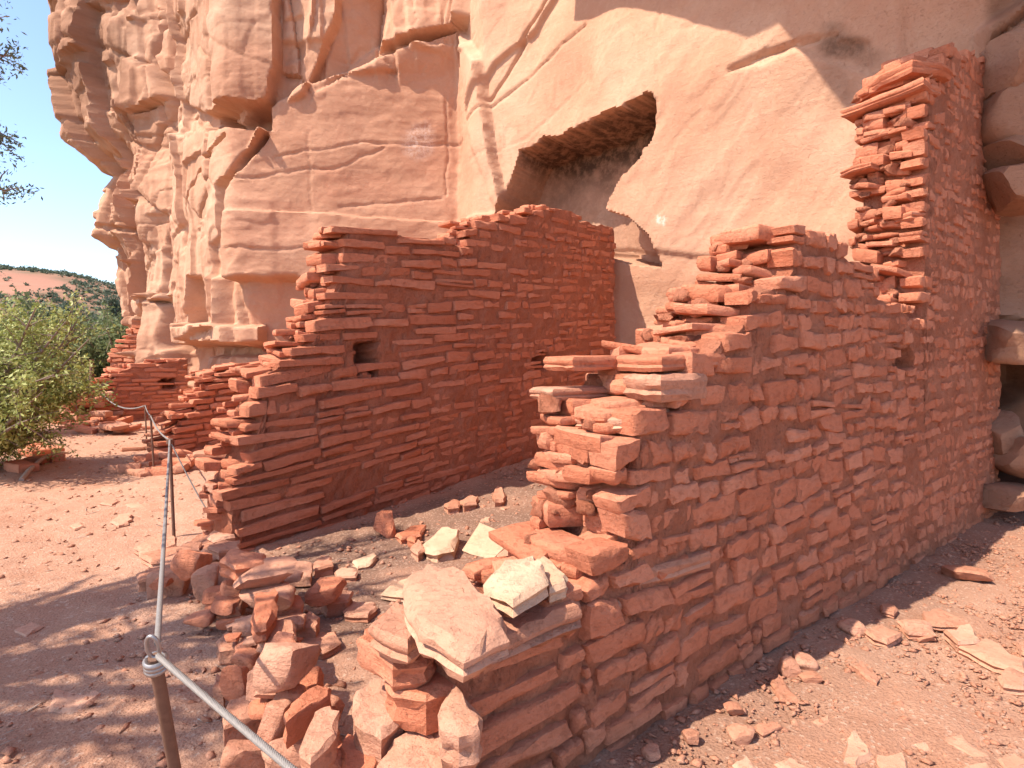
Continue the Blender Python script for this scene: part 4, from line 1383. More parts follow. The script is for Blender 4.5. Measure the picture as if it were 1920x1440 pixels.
for i, (pts, z, th) in enumerate(heap):
    if th <= 0.12 and i != 4:
        sz_ = max(p[0] for p in pts) - min(p[0] for p in pts)
        look = ('long ' if sz_ > 70 else 'short ') + ('pinkish ' if i % 3 else 'dark red ')
        traced('rubble_stone', pts, z, min(th, 0.10), look + heap_lab[1], 'stone', HEAP, M_RUBBLE if i % 3 else M_STONE, tilt=(RS.uniform(-0.12, 0.12), RS.uniform(0.0, 0.2)), layers=1)
    else:
        sz_ = max(p[0] for p in pts) - min(p[0] for p in pts)
        look = ('large ' if sz_ > 72 else 'mid-sized ' if sz_ > 46 else 'small ') + ('pinkish ' if i % 3 else 'dark red ')
        lump_at('rubble_stone', pts, z, look + heap_lab[0], HEAP, M_RUBBLE if i % 3 else M_STONE, RS)
# packing stones under the heap so that it stands on stone, not on air
for i in range(46):
    k = (i + RS.random()) / 46
    pxc, pyc = (420 + 190 * k + RS.gauss(0, 22), 1110 + 330 * k + RS.gauss(0, 14)) if i % 3 else (430 + RS.gauss(0, 60), 1100 + RS.gauss(0, 26))
    w_ = RS.uniform(16, 30)
    lump_at('rubble_stone', [(pxc - w_, pyc - 0.6 * w_), (pxc + w_, pyc - 0.6 * w_), (pxc + w_, pyc + 0.6 * w_), (pxc - w_, pyc + 0.6 * w_)], RS.uniform(0.10, 0.22), ('pinkish' if i % 2 else 'dark red') + ' packing stone between the larger stones of the rubble heap', 'packing stones of the rubble heap', M_RUBBLE if i % 2 else M_STONE, RS)

PATHS = 'flat stones at the ragged foot of the long wall'
for pts, z, th in (
        ([(250, 1024), (300, 998), (332, 1004), (332, 1020), (272, 1040)], 0.10, 0.07), ([(262, 1042), (300, 1022), (345, 1022), (330, 1046), (282, 1052)], 0.08, 0.07), ([(300, 1048), (332, 1034), (360, 1040), (348, 1062), (302, 1062)], 0.12, 0.07),
        ([(254, 1074), (300, 1060), (306, 1082), (258, 1090)], 0.09, 0.1), ([(345, 1022), (372, 1002), (420, 1000), (430, 1016), (380, 1030)], 0.12, 0.08), ([(386, 1000), (410, 982), (446, 988), (440, 1004), (400, 1010)], 0.16, 0.08),
        ([(382, 906), (392, 893), (424, 888), (430, 898), (400, 912)], 0.52, 0.07), ([(388, 1022), (420, 1010), (452, 1012), (448, 1028), (410, 1034)], 0.22, 0.08), ([(350, 1040), (384, 1026), (420, 1030), (408, 1044), (366, 1052)], 0.18, 0.08),
        ([(330, 1030), (352, 1014), (380, 1016), (374, 1030)], 0.14, 0.07)):
    traced('flat_stone', pts, z, th, 'flat red stone stacked at the ragged foot of the long wall beside the path', 'stone', PATHS, M_RUBBLE, tilt=(RS.uniform(-0.1, 0.1), RS.uniform(-0.05, 0.1)))

# stones on the room floor
for pts, z, th, mat, lab, tl_ in (
        ([(865, 1030), (898, 980), (972, 1002), (928, 1048)], 0.20, 0.07, M_CREAM, 'bright square slab tilted on the room floor', (0.0, 0.18)),
        ([(930, 1042), (970, 1004), (976, 1022), (948, 1048)], 0.14, 0.06, M_PALE, 'thin slab leaning under the bright square slab', (0.1, 0.1)),
        ([(792, 1014), (830, 984), (862, 990), (852, 1024), (820, 1034), (798, 1030)], 0.22, 0.14, M_CREAM, 'chunky pale stone beside the bright square slab', (0.05, 0.1)),
        ([(768, 1024), (784, 1010), (800, 1026), (784, 1036)], 0.15, 0.1, M_RUBBLE, 'small block touching the chunky pale stone', (0, 0)),
        ([(660, 1052), (700, 1034), (708, 1040), (692, 1058), (670, 1062)], 0.10, 0.05, M_CREAM, 'thin sunlit flake on the room floor near the rubble heap', (0, 0.1)),
        ([(588, 1052), (602, 1040), (622, 1042), (626, 1058), (590, 1066)], 0.14, 0.1, M_RUBBLE, 'small cube of sandstone between rubble heap and long wall', (0, 0)),
        ([(626, 1072), (640, 1063), (672, 1066), (668, 1080), (630, 1082)], 0.09, 0.06, M_PALE, 'small pale slab next to the cube of sandstone', (0, 0)),
        ([(713, 1110), (750, 1086), (800, 1080), (776, 1118)], 0.12, 0.06, M_CREAM, 'pale slab half hidden by the largest stub slab', (0, 0)),
        ([(641, 1142), (660, 1124), (702, 1128), (709, 1136), (690, 1154), (646, 1152)], 0.09, 0.06, M_RUBBLE, 'dappled flat stone alone on the room floor', (0, 0)),
        ([(556, 1208), (572, 1190), (630, 1182), (641, 1202), (604, 1222), (566, 1220)], 0.08, 0.06, M_RUBBLE, 'broad flat stone on the floor inside the rubble heap', (0, 0)),
        ([(740, 1000), (770, 985), (800, 984), (790, 1000), (752, 1008)], 0.14, 0.08, M_STONE, 'low brown stone at the foot of the upright dark block', (0, 0)),
        ([(762, 1010), (770, 998), (784, 1004), (778, 1016)], 0.13, 0.07, M_STONE, 'small pyramid of stone near the upright dark block', (0, 0)),
        ([(832, 945), (850, 934), (866, 938), (860, 948), (840, 950)], 0.2, 0.1, M_RUBBLE, 'shaded cobble at the foot of the long wall', (0, 0)),
        ([(860, 940), (880, 926), (898, 930), (895, 942), (870, 946)], 0.22, 0.1, M_RUBBLE, 'second shaded cobble close to the long wall', (0, 0)),
        ([(922, 926), (934, 910), (950, 922), (944, 934), (928, 936)], 0.26, 0.12, M_RUBBLE, 'rounded shaded cobble below the far beam hole', (0, 0)),
        ([(925, 950), (942, 936), (968, 938), (970, 946), (946, 956)], 0.2, 0.05, M_PALE, 'flat pale disc on the dark floor soil', (0, 0)),
        ([(898, 972), (908, 964), (922, 968), (918, 976), (902, 977)], 0.16, 0.05, M_PALE, 'small pale pebble slab beyond the bright square slab', (0, 0))):
    c = sum((G(a, b, z) for a, b in pts), Vector()) / len(pts)
    g = float(ground_z(c.x, c.y))
    traced('loose_stone', pts, g + th * 0.8, th, lab, 'stone', None, mat, tl_)

lump_at('loose_stone', [(700, 1000), (716, 960), (742, 958), (742, 1004), (716, 1008)], 0.36, 'upright dark block leaning against the foot of the long wall', None, M_STONE, RS, 1.15, 7, 0.0, True)

# stones along the outer foot of the near wall
OUT = 'pale flat stones on the sunlit ground beside the near wall'
outer = [
    ([(1790, 1207), (1850, 1196), (1925, 1236), (1925, 1262), (1862, 1246)], 0.05, M_PALE), ([(1870, 1266), (1895, 1250), (1925, 1262), (1922, 1290), (1880, 1285)], 0.05, M_PALE), ([(1768, 1178), (1818, 1170), (1842, 1198), (1796, 1206)], 0.07, M_PALE),
    ([(1585, 1378), (1604, 1364), (1636, 1412), (1604, 1430), (1582, 1420)], 0.05, M_PALE), ([(1640, 1412), (1692, 1410), (1706, 1445), (1660, 1455)], 0.04, M_PALE), ([(1758, 1380), (1802, 1378), (1856, 1418), (1842, 1427), (1790, 1400)], 0.04, M_PALE),
    ([(1870, 1420), (1902, 1408), (1930, 1432), (1890, 1446)], 0.05, M_PALE), ([(1712, 1395), (1740, 1386), (1758, 1402), (1730, 1412)], 0.03, M_PALE), ([(1750, 1330), (1790, 1332), (1792, 1342), (1760, 1343)], 0.03, M_PALE),
    ([(1450, 1430), (1480, 1418), (1512, 1436), (1480, 1450)], 0.05, M_PALE), ([(1372, 1432), (1400, 1416), (1420, 1440), (1390, 1452)], 0.05, M_PALE), ([(1800, 1440), (1850, 1426), (1870, 1450), (1820, 1460)], 0.05, M_PALE),
    ([(1905, 1202), (1925, 1196), (1930, 1230), (1914, 1222)], 0.05, M_PALE), ([(1520, 1352), (1552, 1340), (1560, 1356), (1534, 1364)], 0.03, M_PALE)]
for pts, th, mat in outer:
    traced('flat_stone', pts, th * 0.75, th, ('broad' if max(p[0] for p in pts) - min(p[0] for p in pts) > 60 else 'small') + ' pale flat stone lying on the sunlit gravel outside the near wall', 'stone', OUT, mat)
shady = [
    ([(1680, 1162), (1742, 1160), (1756, 1188), (1702, 1186)], 0.06, 'shaded oblong slab with square ends at the foot of the near wall'), ([(1728, 1147), (1760, 1140), (1818, 1164), (1816, 1174), (1736, 1166)], 0.06, 'long narrow shaded slab beside the oblong slab'),
    ([(1776, 1070), (1792, 1054), (1832, 1056), (1852, 1080), (1842, 1098), (1796, 1096)], 0.16, 'largest shaded boulder outside the tower foot'), ([(1576, 1172), (1600, 1160), (1622, 1184), (1600, 1194), (1580, 1190)], 0.08, 'five-sided shaded stone close to the near wall'),
    ([(1620, 1180), (1652, 1168), (1692, 1188), (1664, 1204), (1636, 1196)], 0.06, 'kite-shaped shaded stone close to the near wall'), ([(1600, 1246), (1614, 1238), (1648, 1266), (1644, 1278), (1622, 1268)], 0.06, 'oval stone crossing the edge of the near wall shadow'),
    ([(1716, 1196), (1738, 1186), (1746, 1200), (1726, 1206)], 0.07, 'round knob of stone under the oblong slab'), ([(1650, 1134), (1664, 1128), (1684, 1140), (1676, 1150), (1654, 1144)], 0.05, 'rounded leaf-shaped shaded stone by the wall'),
    ([(1462, 1262), (1470, 1232), (1490, 1232), (1500, 1258), (1480, 1272)], 0.12, 'egg-shaped cobble in the huddle by the wall'), ([(1484, 1240), (1504, 1222), (1530, 1240), (1528, 1260), (1504, 1256)], 0.12, 'second egg-shaped cobble in the huddle by the wall'),
    ([(1500, 1270), (1516, 1258), (1536, 1268), (1524, 1284), (1506, 1282)], 0.07, 'small cobble below the huddle by the wall'), ([(1444, 1278), (1460, 1262), (1478, 1282), (1500, 1312), (1462, 1310)], 0.05, 'triangular shaded flake leaning by the wall'),
    ([(1356, 1330), (1370, 1312), (1392, 1322), (1394, 1338), (1370, 1346)], 0.09, 'round shaded cobble at the near wall foot'), ([(1366, 1374), (1396, 1358), (1414, 1374), (1404, 1396), (1378, 1394)], 0.09, 'ochre cobble at the edge of the near wall shadow'),
    ([(1280, 1386), (1294, 1366), (1312, 1376), (1308, 1396), (1290, 1398)], 0.09, 'half-lit cobble against the base of the near wall'), ([(1204, 1412), (1226, 1396), (1240, 1408), (1228, 1424), (1208, 1424)], 0.07, 'dark cobble tucked against the near wall base'),
    ([(1410, 1362), (1450, 1350), (1468, 1362), (1430, 1376)], 0.05, 'low pinkish stone past the ochre cobble')]
for pts, th, lab in shady:
    if th >= 0.065:
        lump_at('loose_stone', pts, th, lab, None, M_RUBBLE, RS, 0.8, 7, 0.6, True)
    else:
        traced('loose_stone', pts, th * 0.7, th * 0.8, lab, 'stone', None, M_RUBBLE, layers=1)


# stones scattered along the path and before the middle and far ruins
def scatter_stone(name, x, y, L, Wd, H, label, group, mat, R, zoff=0.0, tilt=0.12):
    out = outline_rect(L, Wd, R, 1, 1, 0.2)
    vs, fs = slab(out, H, R, min(0.02, 0.22 * H), 0.004)
    an, ta, tb = R.uniform(0, 6.28), R.gauss(0, tilt), R.gauss(0, tilt)
    g = float(ground_z(x, y))
    r = []
    for a, b, c in vs:
        a2, b2 = a * math.cos(an) - b * math.sin(an), a * math.sin(an) + b * math.cos(an)
        r.append(Vector((x + a2, y + b2, g + zoff + H * 0.85 + c + ta * a2 + tb * b2)))
    look = ('large ' if L > 0.42 else 'small ') + ('pinkish ' if mat is M_RUBBLE else 'dark red ')
    return tag(mesh_obj(name, r, fs, mat, None, 40), look + label, 'stone', group)


R4 = random.Random(4)
for i in range(46):
    k = R4.random()
    a = C0[0] + 0.05 + 0.9 * k + R4.gauss(-0.1, 0.22)
    b = C0[1] - 0.10 + 0.3 * k - abs(R4.gauss(0, 0.50))
    scatter_stone('fallen_stone', a, b, R4.uniform(0.18, 0.5), R4.uniform(0.14, 0.32), R4.uniform(0.05, 0.12), 'fallen flat stone spilling from the low stub behind the long wall', 'stones fallen from the middle stub', M_RUBBLE if i % 2 else M_STONE, R4, zoff=max(0, R4.gauss(0.02, 0.08)))
for i in range(60):
    k = R4.random()
    layer = R4.choice((0, 0, 1, 1, 2, 3, 4, 5))
    a = D0_[0] - 0.35 + R4.gauss(0, 0.28)
    b = D0_[1] - 0.2 + R4.gauss(0, 0.3)
    scatter_stone('stacked_stone', a, b, R4.uniform(0.3, 0.7), R4.uniform(0.25, 0.4), R4.uniform(0.09, 0.15), 'flat stone stacked at the open end of the distant wall', 'stones stacked at the distant wall', M_RUBBLE if i % 2 else M_STONE, R4, zoff=layer * 0.12, tilt=0.06)
for i in range(34):
    k = R4.random()
    a = D0_[0] + 0.1 + 1.6 * k + R4.gauss(0, 0.2)
    b = D0_[1] - 1.0 - 1.1 * k + R4.gauss(0, 0.25)
    scatter_stone('fallen_stone', a, b, R4.uniform(0.25, 0.7), R4.uniform(0.2, 0.4), R4.uniform(0.06, 0.14), 'fallen flat stone on the ground before the distant wall', 'stones fallen before the distant wall', M_RUBBLE if i % 2 else M_STONE, R4, zoff=max(0, R4.gauss(0.0, 0.1)))
for (px, py, L) in ((262, 888, 0.5), (300, 880, 0.55), (345, 878, 0.5), (270, 868, 0.3), (330, 868, 0.4), (352, 845, 0.4), (300, 830, 0.4), (280, 838, 0.3), (246, 842, 0.35)):
    g = G(px, py)
    scatter_stone('flat_stone', g.x, g.y, L, L * 0.5, 0.07, 'flat stone edging the path near the thin rusty posts', 'flat stones edging the path', M_RUBBLE, R4, tilt=0.03)
for (px, py, L) in ((62, 852, 0.5), (92, 848, 0.4), (70, 872, 0.35), (40, 885, 0.5), (110, 868, 0.3), (62, 842, 0.4)):
    g = G(px, py)
    scatter_stone('flat_stone', g.x, g.y, L, L * 0.6, 0.12, 'weathered stone in the shade under the leafy shrub', 'stones under the shrub', M_STONE, R4, tilt=0.05)


for pts in ([(205, 978), (222, 964), (246, 962), (250, 972), (228, 982)], [(234, 946), (258, 938), (284, 942), (280, 952), (246, 952)], [(212, 974), (230, 968), (242, 980), (222, 986)], [(186, 942), (206, 934), (226, 938), (210, 946)],
            [(130, 985), (150, 978), (160, 986), (140, 992)], [(100, 1290), (160, 1284), (198, 1300), (150, 1330), (90, 1330)], [(20, 1180), (60, 1165), (84, 1172), (50, 1192)], [(300, 965), (320, 958), (336, 966), (316, 972)]):
    traced('embedded_stone', pts, 0.018, 0.06, 'pale flat stone worn level with the red dirt of the path', 'stone', 'flat stones embedded in the path', M_PALE)

# gravel and pebbles: nobody could count them
def gravel(name, n, region, smin, smax, seed, label, pal, long_=1.0, cat='gravel'):
    R = np.random.RandomState(seed)
    P = region(R, n)
    k = len(P)
    base = np.array([(1, 0, 0), (-1, 0, 0), (0, 1, 0), (0, -1, 0), (0, 0, 1), (0, 0, -1)], float)
    tri = np.array([(0, 2, 4), (2, 1, 4), (1, 3, 4), (3, 0, 4), (2, 0, 5), (1, 2, 5), (3, 1, 5), (0, 3, 5)])
    s = smin * (smax / smin) ** (R.rand(k) ** 2.2)
    sx, sy, sz = s * R.uniform(0.7, 1.3, k), s * R.uniform(0.5, 1.0, k), s * R.uniform(0.25, 0.7, k)
    sx, sy, sz = sx * long_, sy / long_ ** 0.7, sz / long_ ** 0.7
    th = R.rand(k) * 6.28
    V = base[None] * np.stack([sx, sy, sz], -1)[:, None]
    V = V * (1 + 0.35 * (R.rand(k, 6, 1) - 0.5))
    V[:, :, :2] += (R.rand(k, 6, 2) - 0.5) * s[:, None, None] * 0.7
    c, sn = np.cos(th)[:, None], np.sin(th)[:, None]
    X = V[..., 0] * c - V[..., 1] * sn + P[:, 0:1]
    Y = V[..., 0] * sn + V[..., 1] * c + P[:, 1:2]
    Z = V[..., 2] + (ground_z(P[:, 0], P[:, 1]) + sz * 0.15)[:, None]
    vs = np.stack([X, Y, Z], -1).reshape(-1, 3)
    fs = (tri[None] + (np.arange(k) * 6)[:, None, None]).reshape(-1, 3)
    m = np_mesh(name, vs, fs)
    m.materials.append(pal)
    o = bpy.data.objects.new(name, m)
    COL.objects.link(o)
    tag(o, label, cat, None, 'stuff')


def reg_right(R, n):
    x, y = R.uniform(-0.2, 6, n * 2), R.uniform(1.0, 6, n * 2)
    pb = (x - B0[0]) * BN[0] + (y - B0[1]) * BN[1]
    ok = (pb > 0.02) & (pb < 2.6)
    return np.stack([x, y], -1)[ok]


def reg_path(R, n):
    y = 1.2 + 13 * R.rand(n) ** 1.7
    x = R.uniform(-9, 0.3, n)
    p = (x - A0[0]) * AN[0] + (y - A0[1]) * AN[1]
    ok = (p < 0.0) & (x / y > -0.95)
    return np.stack([x, y], -1)[ok]


def reg_room(R, n):
    x, y = R.uniform(-2.4, 4, n), R.uniform(1.6, 9.5, n)
    p = (x - A0[0]) * AN[0] + (y - A0[1]) * AN[1]
    pb = (x - B0[0]) * BN[0] + (y - B0[1]) * BN[1]
    return np.stack([x, y], -1)[(p > 0.03) & (pb < -0.5)]


gravel('gravel', 16000, reg_right, 0.004, 0.028, 1, 'loose pale gravel outside the near wall', M_RUBBLE)
gravel('gravel', 16000, reg_path, 0.004, 0.04, 2, 'fine stones strewn over the red path', M_RUBBLE)
gravel('gravel', 14000, reg_room, 0.005, 0.035, 3, 'crumbs of stone on the room floor', M_RUBBLE)


gravel('plant_litter', 1800, reg_room, 0.006, 0.016, 5, 'dry twigs and straw littering the room floor', M_WOOD, 5.0, 'litter')
gravel('plant_litter', 2600, reg_path, 0.006, 0.016, 6, 'dry twigs and needles littering the path', M_WOOD, 5.0, 'litter')


# ------------------------------------------------------------------ fence: posts and cable
def tube(pts, rad, seg=10, closed_ends=True):
    vs, fs = [], []
    n = len(pts)
    up = Vector((0.3, 0.2, 1)).normalized()
    prev = None
    for i, p in enumerate(pts):
        d = (pts[min(i + 1, n - 1)] - pts[max(i - 1, 0)]).normalized()
        a = d.cross(up if abs(d.dot(up)) < 0.95 else Vector((1, 0, 0))).normalized()
        if prev is not None:
            a = (prev - d * prev.dot(d)).normalized()
        prev = a
        b = d.cross(a)
        r = rad[i] if isinstance(rad, (list, tuple)) else rad
        for k in range(seg):
            t = 2 * math.pi * k / seg
            vs.append(p + a * (r * math.cos(t)) + b * (r * math.sin(t)))
    for i in range(n - 1):
        for k in range(seg):
            j = (k + 1) % seg
            fs.append((i * seg + k, i * seg + j, (i + 1) * seg + j, (i + 1) * seg + k))
    if closed_ends:
        fs.append(tuple(range(seg))[::-1])
        fs.append(tuple((n - 1) * seg + k for k in range(seg)))
    return vs, fs


def rope(pts, rad, strands=3, lay=0.05, seg=6):
    """twisted cable: helical strands round the line"""
    L = [0.0]
    for a, b in zip(pts[:-1], pts[1:]):
        L.append(L[-1] + (b - a).length)
    specs = []
    for s in range(strands):
        out = []
        for i, p in enumerate(pts):
            d = (pts[min(i + 1, len(pts) - 1)] - pts[max(i - 1, 0)]).normalized()
            a = d.cross(Vector((0, 0, 1))).normalized()
            b = d.cross(a)
            t = 2 * math.pi * (L[i] / lay + s / strands)
            out.append(p + (a * math.cos(t) + b * math.sin(t)) * rad * 0.74)
        specs.append(tube(out, rad * 0.34, seg))
    return join_specs(specs)


def sagline(a, b, sag, n):
    return [a.lerp(b, i / n) + Vector((0, 0, -4 * sag * (i / n) * (1 - i / n))) for i in range(n + 1)]


def arc_ring(c, ax1, ax2, r, rad, n=18, seg=8):
    pts = [c + ax1 * (r * math.cos(2 * math.pi * i / n)) + ax2 * (r * math.sin(2 * math.pi * i / n)) for i in range(n + 1)]
    return tube(pts, rad, seg, False)


posts = [
    (Vector((-0.985, 1.92, -0.1)), Vector((-0.938, 1.61, 0.80)), 0.0165, 'nearest leaning rusty steel post with a bright ring at its head'),
    (Vector((-2.90, 5.27, -0.1)), Vector((-2.935, 5.26, 0.845)), 0.014, 'thin rusty post with a dark clamp at its head standing in flat stones'),
    (Vector((-4.78, 8.2, -0.1)), Vector((-4.83, 8.2, 0.745)), 0.014, 'thin rusty post standing on stones at the path edge'),
    (Vector((-6.55, 11.0, -0.1)), Vector((-6.58, 11.0, 0.64)), 0.014, 'slim post where the sagging cable from the ruins ends'),
    (Vector((-10.28, 15.0, -0.1)), Vector((-10.28, 15.0, 1.42)), 0.05, 'thick dark post beside the stack of stones at the distant wall'),
    (Vector((0.62, 0.30, -0.1)), Vector((0.62, 0.30, 0.84)), 0.0165, 'rusty steel post carrying the end of the thick bright cable')]
for i, (a, b, r, lab) in enumerate(posts):
    root = empty('fence_post', (a.x, a.y, 0), lab, 'post', 'posts of the cable fence')
    v, f = tube([a.lerp(b, k / 6) for k in range(7)], r, 10)
    mesh_obj('pole', v, f, M_RUST, root, 50)
    d = (b - a).normalized()
    side = d.cross(Vector((0, 1, 0))).normalized()
    if i in (0, 5):
        v, f = arc_ring(b + d * 0.032, side * 0.45, d, 0.036, 0.0055)
        mesh_obj('eye_ring', v, f, M_STEEL, root, 60)
        specs = [arc_ring(b - d * (0.012 + 0.012 * k), side, d.cross(side), r + 0.007, 0.0075, 16, 6) for k in range(3)]
        v, f = join_specs(specs)
        mesh_obj('collar', v, f, M_STEEL, root, 60)
    elif i in (1, 2, 3):
        v, f = tube([b - d * 0.035, b - d * 0.03, b + d * 0.005, b + d * 0.012], [r * 0.9, r * 2.0, r * 2.0, r * 0.9], 10)
        mesh_obj('clamp', v, f, M_RUST, root, 40)
heads = [p[1] for p in posts]


def cable(a, b, sag, rad, label, n=60, twisted=False):
    pts = sagline(a, b, sag, n)
    v, f = rope(pts, rad, 7, rad * 6) if twisted else tube(pts, rad, 8)
    return tag(mesh_obj('steel_cable', v, f, M_CABLE, None, 70), label, 'cable', 'cables of the fence')


cable(heads[0] + Vector((0.02, -0.02, 0.012)), heads[5] + Vector((0, 0, -0.02)), 0.015, 0.0078, 'thick twisted bright cable running from the leaning post', 260, True)
cable(heads[0] + Vector((0, 0.012, 0.03)), heads[1], 0.035, 0.0085, 'taut cable between the leaning post and the clamped post', 60)
cable(heads[1], heads[2], 0.05, 0.008, 'cable from the clamped post to the thin path post', 40)
cable(heads[2], heads[3], 0.03, 0.008, 'short cable between the two thin path posts', 30)
cable(heads[1], G(410, 992, 0.12), 0.03, 0.006, 'thin slack wire from the clamped post down to the foot of the long wall', 40)
cable(heads[3], Vector((-10.25, 14.96, 0.95)), 0.30, 0.014, 'slack cable sagging to the thick dark post', 40)


# ------------------------------------------------------------------ plants
def leaf_mesh(centres, normals_rand, size, ratio, R):
    k = len(centres)
    d = R.normal(size=(k, 3))
    d /= np.linalg.norm(d, axis=1)[:, None]
    e = R.normal(size=(k, 3))
    e -= d * (d * e).sum(1)[:, None]
    e /= np.linalg.norm(e, axis=1)[:, None]
    s = (size * R.uniform(0.6, 1.4, k))[:, None]
    a, b = d * s, e * s * ratio
    V = np.stack([centres - a, centres + b * 0.9, centres + a, centres - b * 0.9], 1).reshape(-1, 3)
    q = np.arange(k * 4).reshape(-1, 4)
    return V, q


def bezier(a, b, c, n):
    return [(a * (1 - t) ** 2 + b * 2 * t * (1 - t) + c * t * t) for t in [i / n for i in range(n + 1)]]


def plant(name, label, base, limbs, trunk_r, mat, leaf, ratio, per_tip, spread, twigs, seed, cat='tree', group=None, trunk_to=None, twig_len=0.5, flat=1.0, extra=()):
    """limbs: end points of main branches. Each limb carries twigs, each twig a tuft of leaf faces"""
    R = random.Random(seed)
    RN = np.random.RandomState(seed)
    base = Vector(base)
    root = empty(name, base, label, cat, group)
    tips, specs = [], []
    fork = Vector(trunk_to) if trunk_to else base + Vector((0, 0, 0.15))
    if trunk_to:
        pts = bezier(base - Vector((0, 0, 0.2)), base.lerp(fork, 0.5) + Vector((R.uniform(-.15, .15), R.uniform(-.15, .15), 0)), fork, 8)
        specs.append(tube(pts, [trunk_r * (1 - 0.45 * i / 8) for i in range(9)], 10))
    for e_i, e in enumerate(list(limbs) + list(extra)):
        e = Vector(e)
        mid = fork.lerp(e, 0.5) + Vector((R.uniform(-1, 1), R.uniform(-1, 1), R.uniform(0.0, 1.2))) * (e - fork).length * 0.13
        pts = bezier(fork, mid, e, 8)
        r0 = trunk_r * 0.5
        specs.append(tube(pts, [r0 * (1 - (0.95 if e_i >= len(limbs) else 0.85) * i / 8) for i in range(9)], 7))
        for k in range(twigs):
            t = 1 - 0.72 * R.random() ** 1.3
            if e_i >= len(limbs):
                t = 1 - 0.25 * R.random()
            p = pts[min(8, int(t * 8))]
            if e_i >= len(limbs):
                p = pts[7].lerp(pts[8], R.uniform(0.3, 1.0))
            dr = Vector((R.gauss(0, 1), R.gauss(0, 1), R.gauss(0.15, 0.8) * flat)).normalized()
            q = p + dr * twig_len * R.uniform(0.4, 1.2) * (0.35 if e_i >= len(limbs) else 1.0)
            tk = 0.3 if e_i >= len(limbs) else 1.0
            specs.append(tube([p, p.lerp(q, 0.5) + Vector((0, 0, 0.04 * twig_len)), q], [r0 * 0.2 * tk, r0 * 0.13 * tk, r0 * 0.06 * tk], 4))
            tips.append((p, q, 0.3 if e_i >= len(limbs) else 1.0))
    v, f = join_specs(specs)
    mesh_obj('trunk', v, f, M_BARK, root, 60)
    cen, sz = [], []
    for p, q, sp in tips:
        n = int(per_tip * R.uniform(0.5, 1.4) * (3.6 if sp < 1 else 1))
        sz.append(np.full(n, leaf * (0.42 if sp < 1 else 1.0)))
        t = RN.uniform(0.25, 1.12, n)[:, None]
        cen.append(np.array(p)[None] * (1 - t) + np.array(q)[None] * t + RN.normal(size=(n, 3)) * spread * sp)
    cen = np.concatenate(cen)
    V, q = leaf_mesh(cen, None, np.concatenate(sz), ratio, RN)
    m = np_mesh('crown', V - np.array(base), q)
    link('crown', m, mat, root)
    return root


def blob_limbs(c, r, n, seed, low=-0.5):
    R = random.Random(seed)
    out = []
    while len(out) < n:
        d = Vector((R.gauss(0, 1), R.gauss(0, 1), R.gauss(0.1, 0.8))).normalized()
        if d.z < low:
            continue
        k = R.uniform(0.45, 1.0)
        out.append((c[0] + d.x * r[0] * k, c[1] + d.y * r[1] * k, max(c[2] + d.z * r[2] * k, 0.2 + R.uniform(0, 0.3))))
    return out


plant('leafy_shrub', 'dense grey-green shrub spilling over the path edge', (-7.2, 8.1, 0), blob_limbs((-6.75, 8.0, 1.35), (1.75, 1.4, 1.15), 54, 3), 0.09, M_LEAF, 0.030, 0.45, 58, 0.06, 14, 3, 'shrub', None, None, 0.42)
plant('leafy_shrub', 'lower green shrub behind the dense grey-green shrub', (-9.6, 11.6, -0.2), blob_limbs((-9.8, 11.4, 1.2), (1.7, 1.3, 1.1), 34, 5), 0.09, M_LEAF, 0.035, 0.45, 40, 0.08, 12, 5, 'shrub', None, None, 0.5)
plant('leafy_shrub', 'shaded shrub low beside the near edge of the path', (-7.3, 8.5, 0), blob_limbs((-7.15, 8.35, 0.62), (0.95, 0.8, 0.5), 26, 6), 0.07, M_LEAF, 0.028, 0.42, 42, 0.06, 12, 6, 'shrub', None, None, 0.4)
# tree beside the path: its crown is over the photographer's left, only twig tips reach into view
plant('juniper_tree', 'juniper whose twig tips hang against the blue sky', (-5.6, 1.6, 0), blob_limbs((-5.3, 1.75, 4.7), (2.1, 1.9, 1.5), 40, 8, -0.8), 0.20, M_JUNI, 0.035, 0.40, 17, 0.10, 11, 8, 'tree', None, (-5.5, 1.6, 2.3), 0.55, 1.0,
      extra=[tuple(W(6, 55, 3.9)), tuple(W(22, 105, 4.0)), tuple(W(-16, 250, 3.9)), tuple(W(12, 358, 4.0))])
plant('leafy_shrub', 'round green tree crown beyond the leafy shrubs', (-19.5, 24, -1.0), blob_limbs((-19.5, 24, 2.2), (3.6, 2.6, 1.7), 34, 12), 0.16, M_FAR, 0.09, 0.5, 46, 0.22, 12, 12, 'shrub', 'green crowns beyond the path', None, 0.9)
plant('leafy_shrub', 'bright green crown in the dip below the hillside', (-17.2, 27, -1.0), blob_limbs((-17.4, 27, 2.2), (2.8, 2.6, 1.5), 30, 13), 0.16, M_FAR, 0.09, 0.5, 46, 0.22, 12, 13, 'shrub', 'green crowns beyond the path', None, 0.9)
plant('juniper_tree', 'dark rounded juniper rising above the green crowns', (-26.5, 35, -1.5), blob_limbs((-26.5, 35, 3.0), (2.4, 2.4, 1.9), 30, 14), 0.22, M_JUNI, 0.11, 0.5, 40, 0.22, 12, 14, 'tree', None, (-26.5, 35, 1.0), 0.9)
plant('leafy_shrub', 'wide pale green crown at the edge of the view', (-25.5, 27, -1.5), blob_limbs((-25.5, 27, 1.6), (4.0, 2.6, 1.8), 30, 15), 0.16, M_FAR, 0.09, 0.5, 46, 0.24, 12, 15, 'shrub', 'green crowns beyond the path', None, 0.9)
